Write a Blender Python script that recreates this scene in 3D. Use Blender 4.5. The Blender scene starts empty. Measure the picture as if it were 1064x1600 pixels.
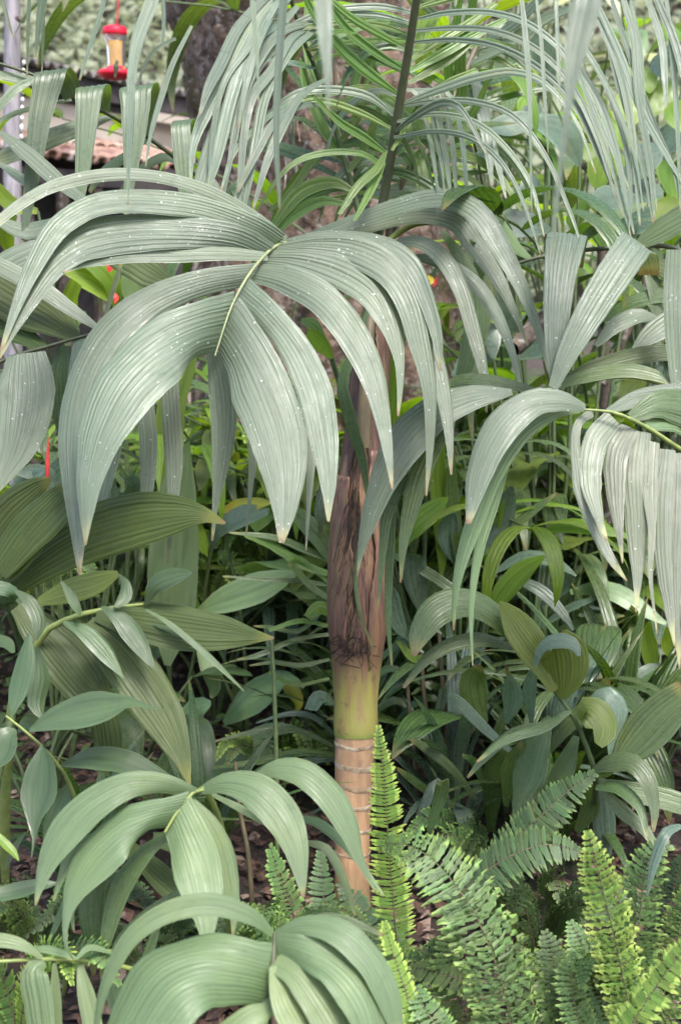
import bpy, math, random, zlib
import numpy as np
from mathutils import Vector, Matrix
R = math.radians
rnd = random.Random(11)
scene = bpy.context.scene
COL = scene.collection

# ------------------------------------------------------------------ camera
CAM = np.array([0.0, 0.0, 1.2]); PITCH = R(10); FPX = 1900.0
cam_d = bpy.data.cameras.new('camera'); cam = bpy.data.objects.new('camera', cam_d); COL.objects.link(cam)
cam.location = CAM; cam.rotation_euler = (R(90) - PITCH, 0, 0)
cam_d.sensor_fit = 'VERTICAL'; cam_d.sensor_height = 36; cam_d.sensor_width = 36; cam_d.lens = FPX / 1600 * 36
cam_d.clip_start = 0.05; cam_d.clip_end = 400
cam_d.dof.use_dof = True; cam_d.dof.focus_distance = 2.15; cam_d.dof.aperture_fstop = 5.0
scene.camera = cam
# ------------------------------------------------------------------ sky, sun, exposure
w = bpy.data.worlds.new('World'); scene.world = w; w.use_nodes = True
nt = w.node_tree; bg = nt.nodes['Background']
sky = nt.nodes.new('ShaderNodeTexSky'); sky.sky_type = 'NISHITA'; sky.sun_disc = False
SUN_EL, SUN_AZ = R(60), R(150)
sky.sun_elevation = SUN_EL; sky.sun_rotation = SUN_AZ; sky.dust_density = 3.5; sky.air_density = 1.0; sky.ozone_density = 1.0
nt.links.new(sky.outputs[0], bg.inputs[0]); bg.inputs[1].default_value = 0.15
sd = bpy.data.lights.new('sun', 'SUN'); sd.energy = 1.5; sd.angle = R(16); sd.color = (1, 0.975, 0.95)
sun = bpy.data.objects.new('sun', sd); COL.objects.link(sun)
sdir = Vector((math.sin(SUN_AZ) * math.cos(SUN_EL), math.cos(SUN_AZ) * math.cos(SUN_EL), math.sin(SUN_EL)))
sun.rotation_euler = sdir.to_track_quat('Z', 'Y').to_euler(); sun.location = (0, 0, 12)
vs = scene.view_settings
vs.view_transform = 'Standard'; vs.look = 'None'; vs.gamma = 1.0; vs.use_curve_mapping = False
vs.exposure = 1.85
scene.cycles.use_denoising = True; scene.cycles.adaptive_threshold = 0.025
scene.cycles.max_bounces = 8; scene.cycles.diffuse_bounces = 4; scene.cycles.glossy_bounces = 2
scene.cycles.transmission_bounces = 4; scene.cycles.transparent_max_bounces = 4

# ------------------------------------------------------------------ helpers
RIGHT = np.array([1.0, 0, 0]); FWD = np.array([0, math.cos(PITCH), -math.sin(PITCH)]); UP = np.array([0, math.sin(PITCH), math.cos(PITCH)])
def P(x, y, d): return CAM + d * (FWD + RIGHT * ((x - 532) / FPX) - UP * ((y - 800) / FPX))
def sstep(a, b, x):
    t = np.clip((x - a) / (b - a), 0, 1); return t * t * (3 - 2 * t)
def ground_z(x, y):
    z = 0.55 * sstep(3.4, 6.0, y) * sstep(-1.6, -0.4, x) + 0.5 * sstep(6, 12, y)
    z = z + 0.25 * sstep(3.0, 4.2, y) * (1 - sstep(-1.3, -0.5, x)) * (1 - sstep(4.6, 5.6, y))
    z = z + 0.02 * np.sin(x * 7.1 + 1) * np.cos(y * 6.3) + 0.012 * np.sin(x * 17 + y * 13)
    z = z + 30 * sstep(13, 60, y)
    return z
def G(px, d):
    x = (px - 532) / FPX * d
    y = d  # camera forward depth ~ distance along y for ground things
    return np.array([x, y, float(ground_z(np.array(x), np.array(y)))])
def nrm(a):
    n = np.linalg.norm(a, axis=-1, keepdims=True); return a / np.maximum(n, 1e-9)
def cr(pts, n):
    """Catmull-Rom through control rows, n samples spaced by chord length"""
    p = np.array(pts, float)
    if len(p) == 2: p = np.array([p[0], (p[0] + p[1]) / 2, p[1]])
    seg = np.maximum(np.linalg.norm(np.diff(p[:, :3], axis=0), axis=1), 1e-6)
    s = np.concatenate([[0], np.cumsum(seg)]); s /= s[-1]
    q = np.linspace(0, 1, n); out = np.zeros((n, p.shape[1]))
    m = np.zeros_like(p)
    for i in range(len(p)):
        a, b = max(i - 1, 0), min(i + 1, len(p) - 1); m[i] = (p[b] - p[a]) / (s[b] - s[a])
    for k, t in enumerate(q):
        i = min(max(np.searchsorted(s, t) - 1, 0), len(p) - 2); h = s[i + 1] - s[i]; u = (t - s[i]) / h
        out[k] = (2*u**3-3*u**2+1)*p[i] + (u**3-2*u**2+u)*h*m[i] + (-2*u**3+3*u**2)*p[i+1] + (u**3-u**2)*h*m[i+1]
    return out

def new_mesh(name, V, F, uv=None, t=None, smooth=True):
    """V (n,3), F (m,k) same-k faces or list of arrays"""
    me = bpy.data.meshes.new(name)
    Fs = F if isinstance(F, list) else [F]
    Fs = [np.asarray(f, np.int32) for f in Fs if len(f)]
    V = np.asarray(V, np.float32)
    me.vertices.add(len(V)); me.vertices.foreach_set('co', V.ravel())
    li = np.concatenate([f.ravel() for f in Fs]); tot = np.concatenate([np.full(len(f), f.shape[1], np.int32) for f in Fs])
    st = np.concatenate([[0], np.cumsum(tot)[:-1]]).astype(np.int32)
    me.loops.add(len(li)); me.loops.foreach_set('vertex_index', li)
    me.polygons.add(len(tot)); me.polygons.foreach_set('loop_start', st); me.polygons.foreach_set('loop_total', tot)
    me.polygons.foreach_set('use_smooth', np.full(len(tot), smooth))
    if uv is not None:
        l = me.uv_layers.new(name='UVMap'); l.data.foreach_set('uv', np.asarray(uv, np.float32)[li].ravel())
    if t is not None:
        a = me.attributes.new('t', 'FLOAT', 'POINT'); a.data.foreach_set('value', np.asarray(t, np.float32))
    me.update(calc_edges=True); me.validate()
    return me
def gridf(n, m, off=0, wrap=False):
    i, j = np.meshgrid(np.arange(n - 1), np.arange(m if wrap else m - 1), indexing='ij')
    a = i * m + j; b = i * m + (j + 1) % m
    return np.stack([a, b, b + m, a + m], -1).reshape(-1, 4) + off
def link(name, me, mat, parent=None, base=None):
    o = bpy.data.objects.new(name, me); COL.objects.link(o)
    if mat and me is not None and len(me.materials) == 0: me.materials.append(mat)
    if parent is not None: o.parent = parent
    if base is not None: o.location = base
    return o
def tag(o, label=None, cat=None, group=None, kind=None):
    if label: o['label'] = label
    if cat: o['category'] = cat
    if group: o['group'] = group
    if kind: o['kind'] = kind
    return o
class Plant:
    def __init__(s, name, base, label, cat, group=None):
        s.base = np.array(base, float); s.root = bpy.data.objects.new(name, None); COL.objects.link(s.root)
        s.root.empty_display_size = 0.05; s.root.location = s.base; tag(s.root, label, cat, group)

def ribbon(C, S, N, hw, pleats=0, amp=0.25, camber=0.15, nu=None, ragged=0.0, fold=0.0, wavy=0.0):
    """centre line C, side S, normal N, half width hw -> mesh arrays"""
    n = len(C)
    nu = nu or (4 * pleats + 1 if pleats else 5)
    u = np.linspace(-1, 1, nu)
    if pleats > 1:                           # ribs of uneven width and depth
        e = np.concatenate([[0], np.cumsum([rnd.uniform(.65, 1.35) for _ in range(pleats)])]); e /= e[-1]
        u = np.interp(np.arange(nu), np.arange(pleats + 1) * 4, e * 2 - 1)
    L = np.concatenate([[0], np.cumsum(np.linalg.norm(np.diff(C, axis=0), axis=1))]); t = L / max(L[-1], 1e-6)
    pw = 2 * hw / max(pleats, 1)
    tri = np.array([-.5, 0, .5, 0])[np.arange(nu) % 4] * np.repeat([rnd.uniform(.35, 1.5) for _ in range(pleats + 1)], 4)[:nu] if pleats else np.zeros(nu)
    jit = 1 + ragged * (np.array([[rnd.uniform(-1, 1) for _ in range(2)] for _ in range(n)]))
    jl = np.where(u[None, :] < 0, jit[:, :1], jit[:, 1:])
    off = hw[:, None] * u[None, :] * jl
    h = -camber * hw[:, None] * (u[None, :] ** 2) + amp * pw[:, None] * tri[None, :] + fold * hw[:, None] * np.abs(u)[None, :]
    if wavy:
        ph = rnd.uniform(0, 6)
        h = h + wavy * hw[:, None] * (np.abs(u)[None, :] ** 2) * np.sin(t[:, None] * 17 + ph + u[None, :] * 2)
    V = C[:, None, :] + S[:, None, :] * off[..., None] + N[:, None, :] * h[..., None]
    uv = np.stack([np.broadcast_to(np.linspace(0, 1, nu)[None, :] * max(pleats, 1), off.shape), np.broadcast_to(L[:, None], off.shape)], -1)
    tt = np.broadcast_to(t[:, None], off.shape)
    return V.reshape(-1, 3), gridf(n, nu), uv.reshape(-1, 2), tt.ravel()

def blade(pl, parent, pts, mat, d=(2, 2), pleats=6, roll=30, amp=0.15, camber=0.2, name='leaflet', side=None, n=None, ragged=0.012, fold=0.0, bulge=0.0, wavy=0.0, flip=False, at=None):
    """leaf traced as a centre line: rows (x, y, width_px[, depth]); given a depth, roll and cross-section"""
    k = len(pts); rows = []
    for i, p in enumerate(pts):
        s = i / (k - 1)
        dd = p[3] if len(p) > 3 else d[0] + (d[1] - d[0]) * s + bulge * math.sin(math.pi * s)
        q = P(p[0], p[1], dd); rows.append((q[0], q[1], q[2], max(p[2], 1.0) * dd / FPX))
    lpx = sum(math.hypot(pts[i + 1][0] - pts[i][0], pts[i + 1][1] - pts[i][1]) for i in range(k - 1))
    n = n or int(min(30, max(10, lpx / 13)))
    a = cr(rows, n); C = a[:, :3]; hw = np.maximum(a[:, 3], 0.0008) / 2
    T = nrm(np.gradient(C, axis=0)); Vw = nrm(C - CAM)
    if side is not None:
        S = nrm(np.broadcast_to(np.array(side[0] * RIGHT - side[1] * UP + (side[2] if len(side) > 2 else 0) * FWD), C.shape)); S = nrm(S - T * (S * T).sum(1, keepdims=True))
        N = nrm(np.cross(S, T))
        if (N @ UP).sum() < 0 and not flip: N = -N
    else:
        S0 = nrm(np.cross(T, Vw)); N0 = nrm(np.cross(S0, T)); N0 = np.where(((N0 * Vw).sum(1) > 0)[:, None], -N0, N0)
        r = R(roll) + R(rnd.uniform(-14, 14)) * np.linspace(0, 1, n)[:, None] ** 1.3; sg = 1 if (S0[:, 2]).sum() > 0 else -1
        if flip: sg = -sg
        N = N0 * np.cos(r) + sg * S0 * np.sin(r); S = S0 * np.cos(r) - sg * N0 * np.sin(r)
        hw = hw / np.maximum(np.cos(r[:, 0]), 0.4)
    if at is not None:                       # broad base lying along the rachis
        A_ = nrm(np.array(at[0] * RIGHT - at[1] * UP + (at[2] if len(at) > 2 else 0) * FWD)); A_ = A_ * (1 if A_ @ S[0] > 0 else -1)
        s_ = sstep(0, .45, np.linspace(0, 1, n))[:, None]; S = nrm(A_ * (1 - s_) + S * s_); hw = hw * (math.cos(R(roll)) * (1 - s_[:, 0]) + s_[:, 0]); N2 = np.cross(S, T); N2 = nrm(np.where((N2 * N).sum(1)[:, None] > 0, N2, -N2)); N = nrm(N2)
    V, F, uv, t = ribbon(C, S, N, hw, pleats, amp, camber * .5, None, ragged * 1.6, fold, wavy or (.05 if pleats > 2 else 0))
    return link(name, new_mesh(name, V - pl.base, F, uv, t), mat, parent)

def tube_arrays(C, r, m=8, off=0):
    C = np.asarray(C, float); r = np.broadcast_to(np.asarray(r, float), (len(C),))
    T = nrm(np.gradient(C, axis=0)); ref = np.array([0.31, 0.93, 0.2]); A = nrm(np.cross(T, ref)); B = np.cross(T, A)
    th = np.arange(m) * 2 * math.pi / m
    V = C[:, None, :] + r[:, None, None] * (A[:, None, :] * np.cos(th)[None, :, None] + B[:, None, :] * np.sin(th)[None, :, None])
    L = np.concatenate([[0], np.cumsum(np.linalg.norm(np.diff(C, axis=0), axis=1))])
    uv = np.stack([np.broadcast_to(np.arange(m)[None, :] / m, (len(C), m)), np.broadcast_to(L[:, None], (len(C), m))], -1)
    return V.reshape(-1, 3), gridf(len(C), m, off, True), uv.reshape(-1, 2)
def tube(pl, parent, pts, mat, d=(2, 2), name='stem', m=8, n=None, world=False):
    k = len(pts); rows = []
    for i, p in enumerate(pts):
        if world: rows.append(p); continue
        dd = p[3] if len(p) > 3 else d[0] + (d[1] - d[0]) * i / (k - 1)
        q = P(p[0], p[1], dd); rows.append((*q, p[2] * dd / FPX))
    a = cr(rows, n or max(6, 5 * k))
    V, F, uv = tube_arrays(a[:, :3], a[:, 3], m)
    return link(name, new_mesh(name, V - pl.base, F, uv, np.linspace(0, 1, len(a)).repeat(m)), mat, parent)
def box_arrays(c, sx, sy, sz, M=None):
    v = np.array([(i, j, k) for i in (-.5, .5) for j in (-.5, .5) for k in (-.5, .5)]) * (sx, sy, sz)
    if M is not None: v = v @ np.array(M).T
    f = np.array([(0, 1, 3, 2), (4, 6, 7, 5), (0, 4, 5, 1), (2, 3, 7, 6), (0, 2, 6, 4), (1, 5, 7, 3)])
    return v + np.array(c), f
def join(parts):
    V, F, U, T, o = [], [], [], [], 0
    for p in parts:
        V.append(p[0]); F.append(np.asarray(p[1]) + o); o += len(p[0])
        if len(p) > 2: U.append(p[2])
        if len(p) > 3: T.append(p[3])
    return np.concatenate(V), F, (np.concatenate(U) if len(U) == len(parts) else None), (np.concatenate(T) if len(T) == len(parts) else None)
def lathe(prof, m=20):
    th = np.arange(m) * 2 * math.pi / m
    V = np.array([[(r * math.cos(a), r * math.sin(a), z) for a in th] for r, z in prof]).reshape(-1, 3)
    return V, gridf(len(prof), m, 0, True)

# ------------------------------------------------------------------ materials
def mat_new(name):
    m = bpy.data.materials.new(name); m.use_nodes = True; m.node_tree.nodes.clear(); return m, m.node_tree
class NB:
    def __init__(s, t): s.t = t
    def n(s, k, **kw):
        x = s.t.nodes.new('ShaderNode' + k)
        for a, v in kw.items(): setattr(x, a, v)
        return x
    def l(s, a, b): s.t.links.new(a, b)
    def val(s, x, sock):
        if isinstance(x, (int, float)): sock.default_value = x
        elif isinstance(x, tuple): sock.default_value = x if len(x) == len(sock.default_value) else (*x, 1)
        else: s.l(x, sock)
    def math(s, op, a, b=0.0, c=None):
        x = s.n('Math', operation=op); s.val(a, x.inputs[0]); s.val(b, x.inputs[1])
        if c is not None: s.val(c, x.inputs[2])
        return x.outputs[0]
    def mix(s, f, a, b, mode='MIX'):
        x = s.n('MixRGB', blend_type=mode); s.val(f, x.inputs[0]); s.val(a, x.inputs[1]); s.val(b, x.inputs[2]); return x.outputs[0]
    def ramp(s, x, a, b, lo=0.0, hi=1.0):
        r = s.n('MapRange', interpolation_type='SMOOTHSTEP'); s.val(x, r.inputs[0]); r.inputs[1].default_value = a; r.inputs[2].default_value = b
        r.inputs[3].default_value = lo; r.inputs[4].default_value = hi; return r.outputs[0]
    def noise(s, vec, scale, detail=3, rough=0.6):
        x = s.n('TexNoise'); x.inputs['Scale'].default_value = scale; x.inputs['Detail'].default_value = detail; x.inputs['Roughness'].default_value = rough
        if vec is not None: s.l(vec, x.inputs['Vector'])
        return x.outputs[0]
MATS = {}
def leaf_mat(name, base, vein=None, tip=None, rough=0.42, trans=0.3, tcol=None, spots=0.0, mott=0.25, tip_at=0.9, blotch=None, spec=0.5, val=0.22):
    m, t = mat_new(name); b = NB(t)
    uv = b.n('UVMap').outputs[0]; sep = b.n('SeparateXYZ'); b.l(uv, sep.inputs[0])
    obj = b.n('TexCoord').outputs['Object']; rand = b.n('ObjectInfo').outputs['Random']
    att = b.n('Attribute', attribute_name='t').outputs['Fac']
    off = b.n('VectorMath', operation='ADD'); b.l(obj, off.inputs[0])
    cmb = b.n('CombineXYZ'); b.l(b.math('MULTIPLY', rand, 37.0), cmb.inputs[0]); b.l(b.math('MULTIPLY', rand, 91.0), cmb.inputs[1]); b.l(cmb.outputs[0], off.inputs[1])
    ov = off.outputs[0]
    # veins: one line per pleat and a fine parallel grain
    fr = b.math('ABSOLUTE', b.math('SUBTRACT', b.math('FRACT', sep.outputs[0]), 0.5))
    line = b.ramp(fr, 0.36, 0.5)
    vv = b.n('CombineXYZ'); b.l(b.math('MULTIPLY_ADD', sep.outputs[0], 7.0, b.math('MULTIPLY', rand, 60.0)), vv.inputs[0]); b.l(b.math('MULTIPLY', sep.outputs[1], 5.0), vv.inputs[1])
    grain = b.noise(vv.outputs[0], 1.0, 2)
    vein = vein or tuple(min(1, c * 1.35) for c in base)
    c = b.mix(b.math('MULTIPLY', line, 0.8), tuple(base), tuple(vein))
    vg = b.n('CombineXYZ'); b.l(b.math('MULTIPLY_ADD', sep.outputs[0], 1.3, b.math('MULTIPLY', rand, 33.0)), vg.inputs[0]); b.l(b.math('MULTIPLY', sep.outputs[1], 2.5), vg.inputs[1])
    c = b.mix(b.ramp(b.noise(vg.outputs[0], 1.0, 3), 0.45, 0.7, 0, 0.55), c, tuple(x * 0.55 for x in base))
    c = b.mix(b.ramp(grain, 0.4, 0.72, 0, 0.6), c, tuple(x * 0.5 for x in base))
    # mottling and object to object variation
    mo = b.noise(ov, 9.0, 4)
    bl = blotch or (base[0] * 1.5, base[1] * 1.25, base[2] * 0.7)
    c = b.mix(b.math('MULTIPLY', b.ramp(mo, 0.5, 0.75), mott), c, tuple(bl))
    mo2 = b.noise(ov, 55.0, 3)
    c = b.mix(b.math('MULTIPLY', b.ramp(mo2, 0.58, 0.72), 0.22), c, tuple(x * 0.45 for x in base))
    if tip:
        tn = b.math('MULTIPLY_ADD', b.noise(ov, 30.0, 2), 0.08, att)
        c = b.mix(b.ramp(tn, tip_at, tip_at + 0.1, 0, 0.85), c, tuple(tip))
        c = b.mix(b.ramp(tn, 1.0, 1.04, 0, 0.85), c, (0.16, 0.1, 0.05))
    hs = b.n('HueSaturation'); b.l(c, hs.inputs['Color'])
    b.l(b.math('MULTIPLY_ADD', rand, 2 * val, 1 - val), hs.inputs['Value'])
    b.l(b.math('MULTIPLY_ADD', b.math('FRACT', b.math('MULTIPLY', rand, 7.3)), 0.03, 0.485), hs.inputs['Hue'])
    c = hs.outputs[0]
    rgh = b.ramp(mo2, 0.3, 0.7, rough - 0.08, rough + 0.12)
    if spots:
        for sc_, k_ in ((70, .2), (140, .32), (280, .42)):       # dried drops and dust of several sizes, in drifts
            vo = b.n('TexVoronoi', feature='F1'); vo.inputs['Scale'].default_value = sc_; b.l(ov, vo.inputs['Vector'])
            vs_ = b.n('SeparateXYZ'); b.l(vo.outputs['Color'], vs_.inputs[0])
            drift = b.ramp(b.noise(ov, 7.0 + sc_ * .03, 2), 0.42, 0.68)
            rad = b.math('MULTIPLY', b.math('MULTIPLY', b.ramp(vs_.outputs[0], 1 - spots, 1.0), k_), b.math('MULTIPLY_ADD', drift, 0.88, 0.12))
            sp = b.ramp(b.math('SUBTRACT', vo.outputs['Distance'], rad), -0.05, 0.0, 1, 0)
            c = b.mix(b.math('MULTIPLY', sp, b.math('MULTIPLY_ADD', vs_.outputs[1], .55, .25)), c, (0.7, 0.73, 0.72))
        st_ = b.noise(vg.outputs[0], 2.2, 5, .7)
        c = b.mix(b.ramp(st_, .56, .72, 0, .45), c, (0.34, 0.37, 0.33))      # pale waxy bloom in streaks
        c = b.mix(b.ramp(b.noise(ov, 26.0, 5), .6, .68, 0, .35), c, (0.1, 0.1, 0.07))
    p = b.n('BsdfPrincipled'); b.l(c, p.inputs['Base Color']); b.l(rgh, p.inputs['Roughness']); p.inputs['Specular IOR Level'].default_value = spec
    bump = b.n('Bump'); bump.inputs['Strength'].default_value = 0.5; bump.inputs['Distance'].default_value = 0.002
    b.l(b.math('ADD', b.math('MULTIPLY', grain, 0.6), b.math('MULTIPLY', line, -0.5)), bump.inputs['Height']); b.l(bump.outputs[0], p.inputs['Normal'])
    tr = b.n('BsdfTranslucent')
    tc = tcol or (1.5, 1.6, 0.5)
    b.l(b.mix(1.0, c, tuple(tc), 'MULTIPLY'), tr.inputs['Color'])
    ms = b.n('MixShader'); ms.inputs[0].default_value = trans; b.l(p.outputs[0], ms.inputs[1]); b.l(tr.outputs[0], ms.inputs[2])
    o = b.n('OutputMaterial'); b.l(ms.outputs[0], o.inputs[0]); MATS[name] = m; return m
def plain_mat(name, base, rough=0.6, dark=None, scale=20, bump=0.3, bscale=60, blotch=None, spec=0.4, stretch=None, metal=0, trans=0):
    m, t = mat_new(name); b = NB(t); obj = b.n('TexCoord').outputs['Object']
    if stretch:
        mp = b.n('Mapping'); mp.inputs['Scale'].default_value = stretch; b.l(obj, mp.inputs[0]); obj = mp.outputs[0]
    n1 = b.noise(obj, scale, 5); c = b.mix(b.ramp(n1, 0.35, 0.65), tuple(base), tuple(dark or [x * 0.6 for x in base]))
    if blotch: c = b.mix(b.ramp(b.noise(obj, scale * 0.43, 4), 0.55, 0.62), c, tuple(blotch))
    p = b.n('BsdfPrincipled'); b.l(c, p.inputs['Base Color']); p.inputs['Roughness'].default_value = rough; p.inputs['Specular IOR Level'].default_value = spec; p.inputs['Metallic'].default_value = metal
    if trans: p.inputs['Transmission Weight'].default_value = trans
    bm = b.n('Bump'); bm.inputs['Strength'].default_value = bump; bm.inputs['Distance'].default_value = 0.01; b.l(b.noise(obj, bscale, 5), bm.inputs['Height']); b.l(bm.outputs[0], p.inputs['Normal'])
    o = b.n('OutputMaterial'); b.l(p.outputs[0], o.inputs[0]); MATS[name] = m; return m

M_GREY = leaf_mat('palm_leaf_grey', (0.128, 0.164, 0.108), (0.215, 0.255, 0.185), (0.32, 0.29, 0.14), 0.35, 0.22, (1.4, 1.5, 0.6), spots=0.22, spec=.42, mott=0.4, blotch=(0.2, 0.21, 0.18), tip_at=0.95)
M_THIN = leaf_mat('palm_leaf_thin', (0.135, 0.18, 0.125), (0.24, 0.29, 0.21), (0.3, 0.33, 0.17), 0.34, 0.28, (1.3, 1.5, 0.6), tip_at=0.96)
M_UPPER = leaf_mat('palm_leaf_fresh', (0.105, 0.18, 0.04), (0.25, 0.33, 0.16), None, 0.34, 0.42, (1.6, 1.8, 0.4))
M_PALE = leaf_mat('palm_leaf_pale', (0.13, 0.19, 0.085), (0.2, 0.265, 0.13), (0.22, 0.26, 0.09), 0.4, 0.26, (1.4, 1.5, 0.6), tip_at=0.95, mott=0.25)
M_OLIVE = leaf_mat('palm_leaf_olive', (0.05, 0.075, 0.02), (0.105, 0.135, 0.045), (0.12, 0.13, 0.03), 0.4, 0.3, (1.6, 1.8, 0.35), mott=0.35, blotch=(0.1, 0.13, 0.02), spec=.35)
M_FOLDED = leaf_mat('palm_leaf_folded', (0.085, 0.125, 0.065), (0.12, 0.165, 0.09), (0.2, 0.22, 0.1), 0.32, 0.3, (1.6, 1.7, 0.4))
M_TATTER = leaf_mat('palm_leaf_faded', (0.165, 0.19, 0.128), (0.25, 0.275, 0.19), (0.36, 0.36, 0.16), 0.36, 0.2, (1.2, 1.3, 0.6), spots=0.15, tip_at=0.88, mott=.6, blotch=(0.31, 0.32, 0.25))
M_SMOOTH = leaf_mat('smooth_leaf', (0.056, 0.096, 0.04), (0.075, 0.12, 0.052), None, 0.36, 0.25, (1.5, 1.7, 0.5), mott=0.4)
M_LIME = leaf_mat('lime_leaf', (0.15, 0.25, 0.03), (0.21, 0.31, 0.06), None, 0.38, 0.5, (1.6, 1.6, 0.35), mott=0.4)
M_OLIME = leaf_mat('olive_lime_leaf', (0.125, 0.175, 0.035), (0.18, 0.23, 0.055), None, 0.4, 0.42, (1.6, 1.6, 0.4), mott=0.4)
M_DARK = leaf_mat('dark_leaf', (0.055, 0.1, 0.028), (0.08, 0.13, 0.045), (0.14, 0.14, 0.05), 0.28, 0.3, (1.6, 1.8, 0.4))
M_BLUE = leaf_mat('blue_leaf', (0.088, 0.135, 0.092), (0.125, 0.175, 0.125), None, 0.26, 0.22, (1.2, 1.5, 0.6))
M_UNDER = leaf_mat('strap_leaf', (0.08, 0.125, 0.05), (0.125, 0.18, 0.08), (0.18, 0.18, 0.07), 0.28, 0.34, (1.7, 1.8, 0.4))
M_BANANA = leaf_mat('banana_leaf', (0.18, 0.27, 0.12), (0.22, 0.31, 0.15), None, 0.38, 0.38, (1.4, 1.5, 0.5), mott=0.4)
M_YELLOW = leaf_mat('yellow_leaf', (0.3, 0.31, 0.04), (0.36, 0.35, 0.06), None, 0.45, 0.4, (1.4, 1.3, 0.3), mott=0.6, blotch=(0.36, 0.2, 0.03))
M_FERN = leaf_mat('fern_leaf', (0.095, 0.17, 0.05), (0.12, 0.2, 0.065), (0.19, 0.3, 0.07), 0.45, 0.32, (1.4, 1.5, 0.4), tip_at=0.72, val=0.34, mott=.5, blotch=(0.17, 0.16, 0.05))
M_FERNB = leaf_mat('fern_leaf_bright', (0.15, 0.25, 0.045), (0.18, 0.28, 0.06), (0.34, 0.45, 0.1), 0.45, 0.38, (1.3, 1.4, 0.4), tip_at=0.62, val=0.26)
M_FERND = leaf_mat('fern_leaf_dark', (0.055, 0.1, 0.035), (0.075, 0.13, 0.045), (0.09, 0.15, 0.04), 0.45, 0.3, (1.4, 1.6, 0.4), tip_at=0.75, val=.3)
M_HILL = leaf_mat('hill_leaf_painted_sun', (0.5, 0.54, 0.36), (0.54, 0.58, 0.4), None, 0.5, 0.5, (1.1, 1.1, 0.85), val=0.5)  # albedo raised so the leaf colour carries strong direct sun on far foliage
M_COVER = leaf_mat('cover_leaf', (0.1, 0.18, 0.05), None, None, 0.5, 0.35)
M_LITTER = plain_mat('dead_leaf', (0.11, 0.06, 0.04), 0.75, (0.035, 0.02, 0.015), 45, blotch=(0.2, 0.14, 0.11))
M_RACHIS = plain_mat('leaf_stalk_green', (0.2, 0.24, 0.07), 0.45, (0.13, 0.17, 0.05), 40, 0.1)
M_STALK = plain_mat('leaf_stalk_dark', (0.06, 0.065, 0.03), 0.5, (0.035, 0.045, 0.02), 60, 0.2, stretch=(1, 1, .1))
M_STALKB = plain_mat('leaf_stalk_brown', (0.11, 0.085, 0.045), 0.55, (0.06, 0.05, 0.03), 60, 0.2, stretch=(1, 1, .1))
M_FIBRE = plain_mat('sheath_fibre', (0.045, 0.028, 0.02), 0.85, (0.015, 0.01, 0.008), 90)
M_STEMG = plain_mat('stem_green', (0.07, 0.1, 0.035), 0.5, (0.045, 0.07, 0.025), 60, 0.1)
M_WOOD = plain_mat('twig_bark', (0.1, 0.075, 0.055), 0.8, (0.05, 0.037, 0.03), 70, blotch=(0.2, 0.18, 0.16))

# ================================================================== SETTING
def soil_mat():
    m, t = mat_new('soil'); b = NB(t); obj = b.n('TexCoord').outputs['Object']
    n1 = b.noise(obj, 6, 8, 0.7); c = b.mix(b.ramp(n1, 0.35, 0.65), (0.055, 0.036, 0.027), (0.02, 0.014, 0.011))
    c = b.mix(b.ramp(b.noise(obj, 35, 5), 0.56, 0.66, 0, 0.7), c, (0.13, 0.085, 0.065))
    c = b.mix(b.ramp(b.noise(obj, 2.3, 4), 0.52, 0.62, 0, 0.6), c, (0.03, 0.05, 0.015))
    p = b.n('BsdfPrincipled'); b.l(c, p.inputs['Base Color']); p.inputs['Roughness'].default_value = 0.9
    bm = b.n('Bump'); bm.inputs['Strength'].default_value = 0.8; bm.inputs['Distance'].default_value = 0.03; b.l(b.noise(obj, 28, 8, 0.7), bm.inputs['Height']); b.l(bm.outputs[0], p.inputs['Normal'])
    o = b.n('OutputMaterial'); b.l(p.outputs[0], o.inputs[0]); return m
xs = np.concatenate([np.linspace(-60, -4, 12), np.linspace(-3.8, 3.8, 80), np.linspace(4, 60, 12)])
ys = np.concatenate([np.linspace(-20, 0, 6), np.linspace(0.3, 8, 90), np.linspace(8.5, 90, 40)])
XX, YY = np.meshgrid(xs, ys, indexing='ij')
V = np.stack([XX, YY, ground_z(XX, YY)], -1).reshape(-1, 3)
tag(link('ground', new_mesh('ground', V, gridf(len(xs), len(ys))[:, ::-1]), soil_mat()), 'dark brown soil of the garden bed and slope behind', kind='structure')

def scatter_leaves(n, sampler, size, seed):
    """many small bent leaves in one mesh: two quads each along a midrib"""
    g = np.random.default_rng(seed); C, Nn = sampler(g, n); L = size * g.uniform(0.6, 1.4, n)
    D = nrm(g.normal(size=(n, 3))); D = nrm(D - Nn * (D * Nn).sum(1, keepdims=True)); S = np.cross(Nn, D)
    W = L * g.uniform(0.25, 0.4, n)
    l, w_ = L[:, None], W[:, None]
    p = [C, C + D*l*.45 + S*w_ - Nn*l*.03, C + D*l*.5 + Nn*l*.06, C + D*l*.45 - S*w_ - Nn*l*.03, C + D*l - Nn*l*.12]
    V = np.stack(p, 1).reshape(-1, 3); k = np.arange(n)[:, None] * 5
    F = np.concatenate([k + [0, 2, 1], k + [0, 3, 2], k + [1, 2, 4], k + [2, 3, 4]])
    uv = np.tile(np.array([[.5, 0], [1, .02], [.5, .02], [0, .02], [.5, .04]]), (n, 1))
    return V, F, uv, np.tile([0, .5, .5, .5, .8], n)
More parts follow.
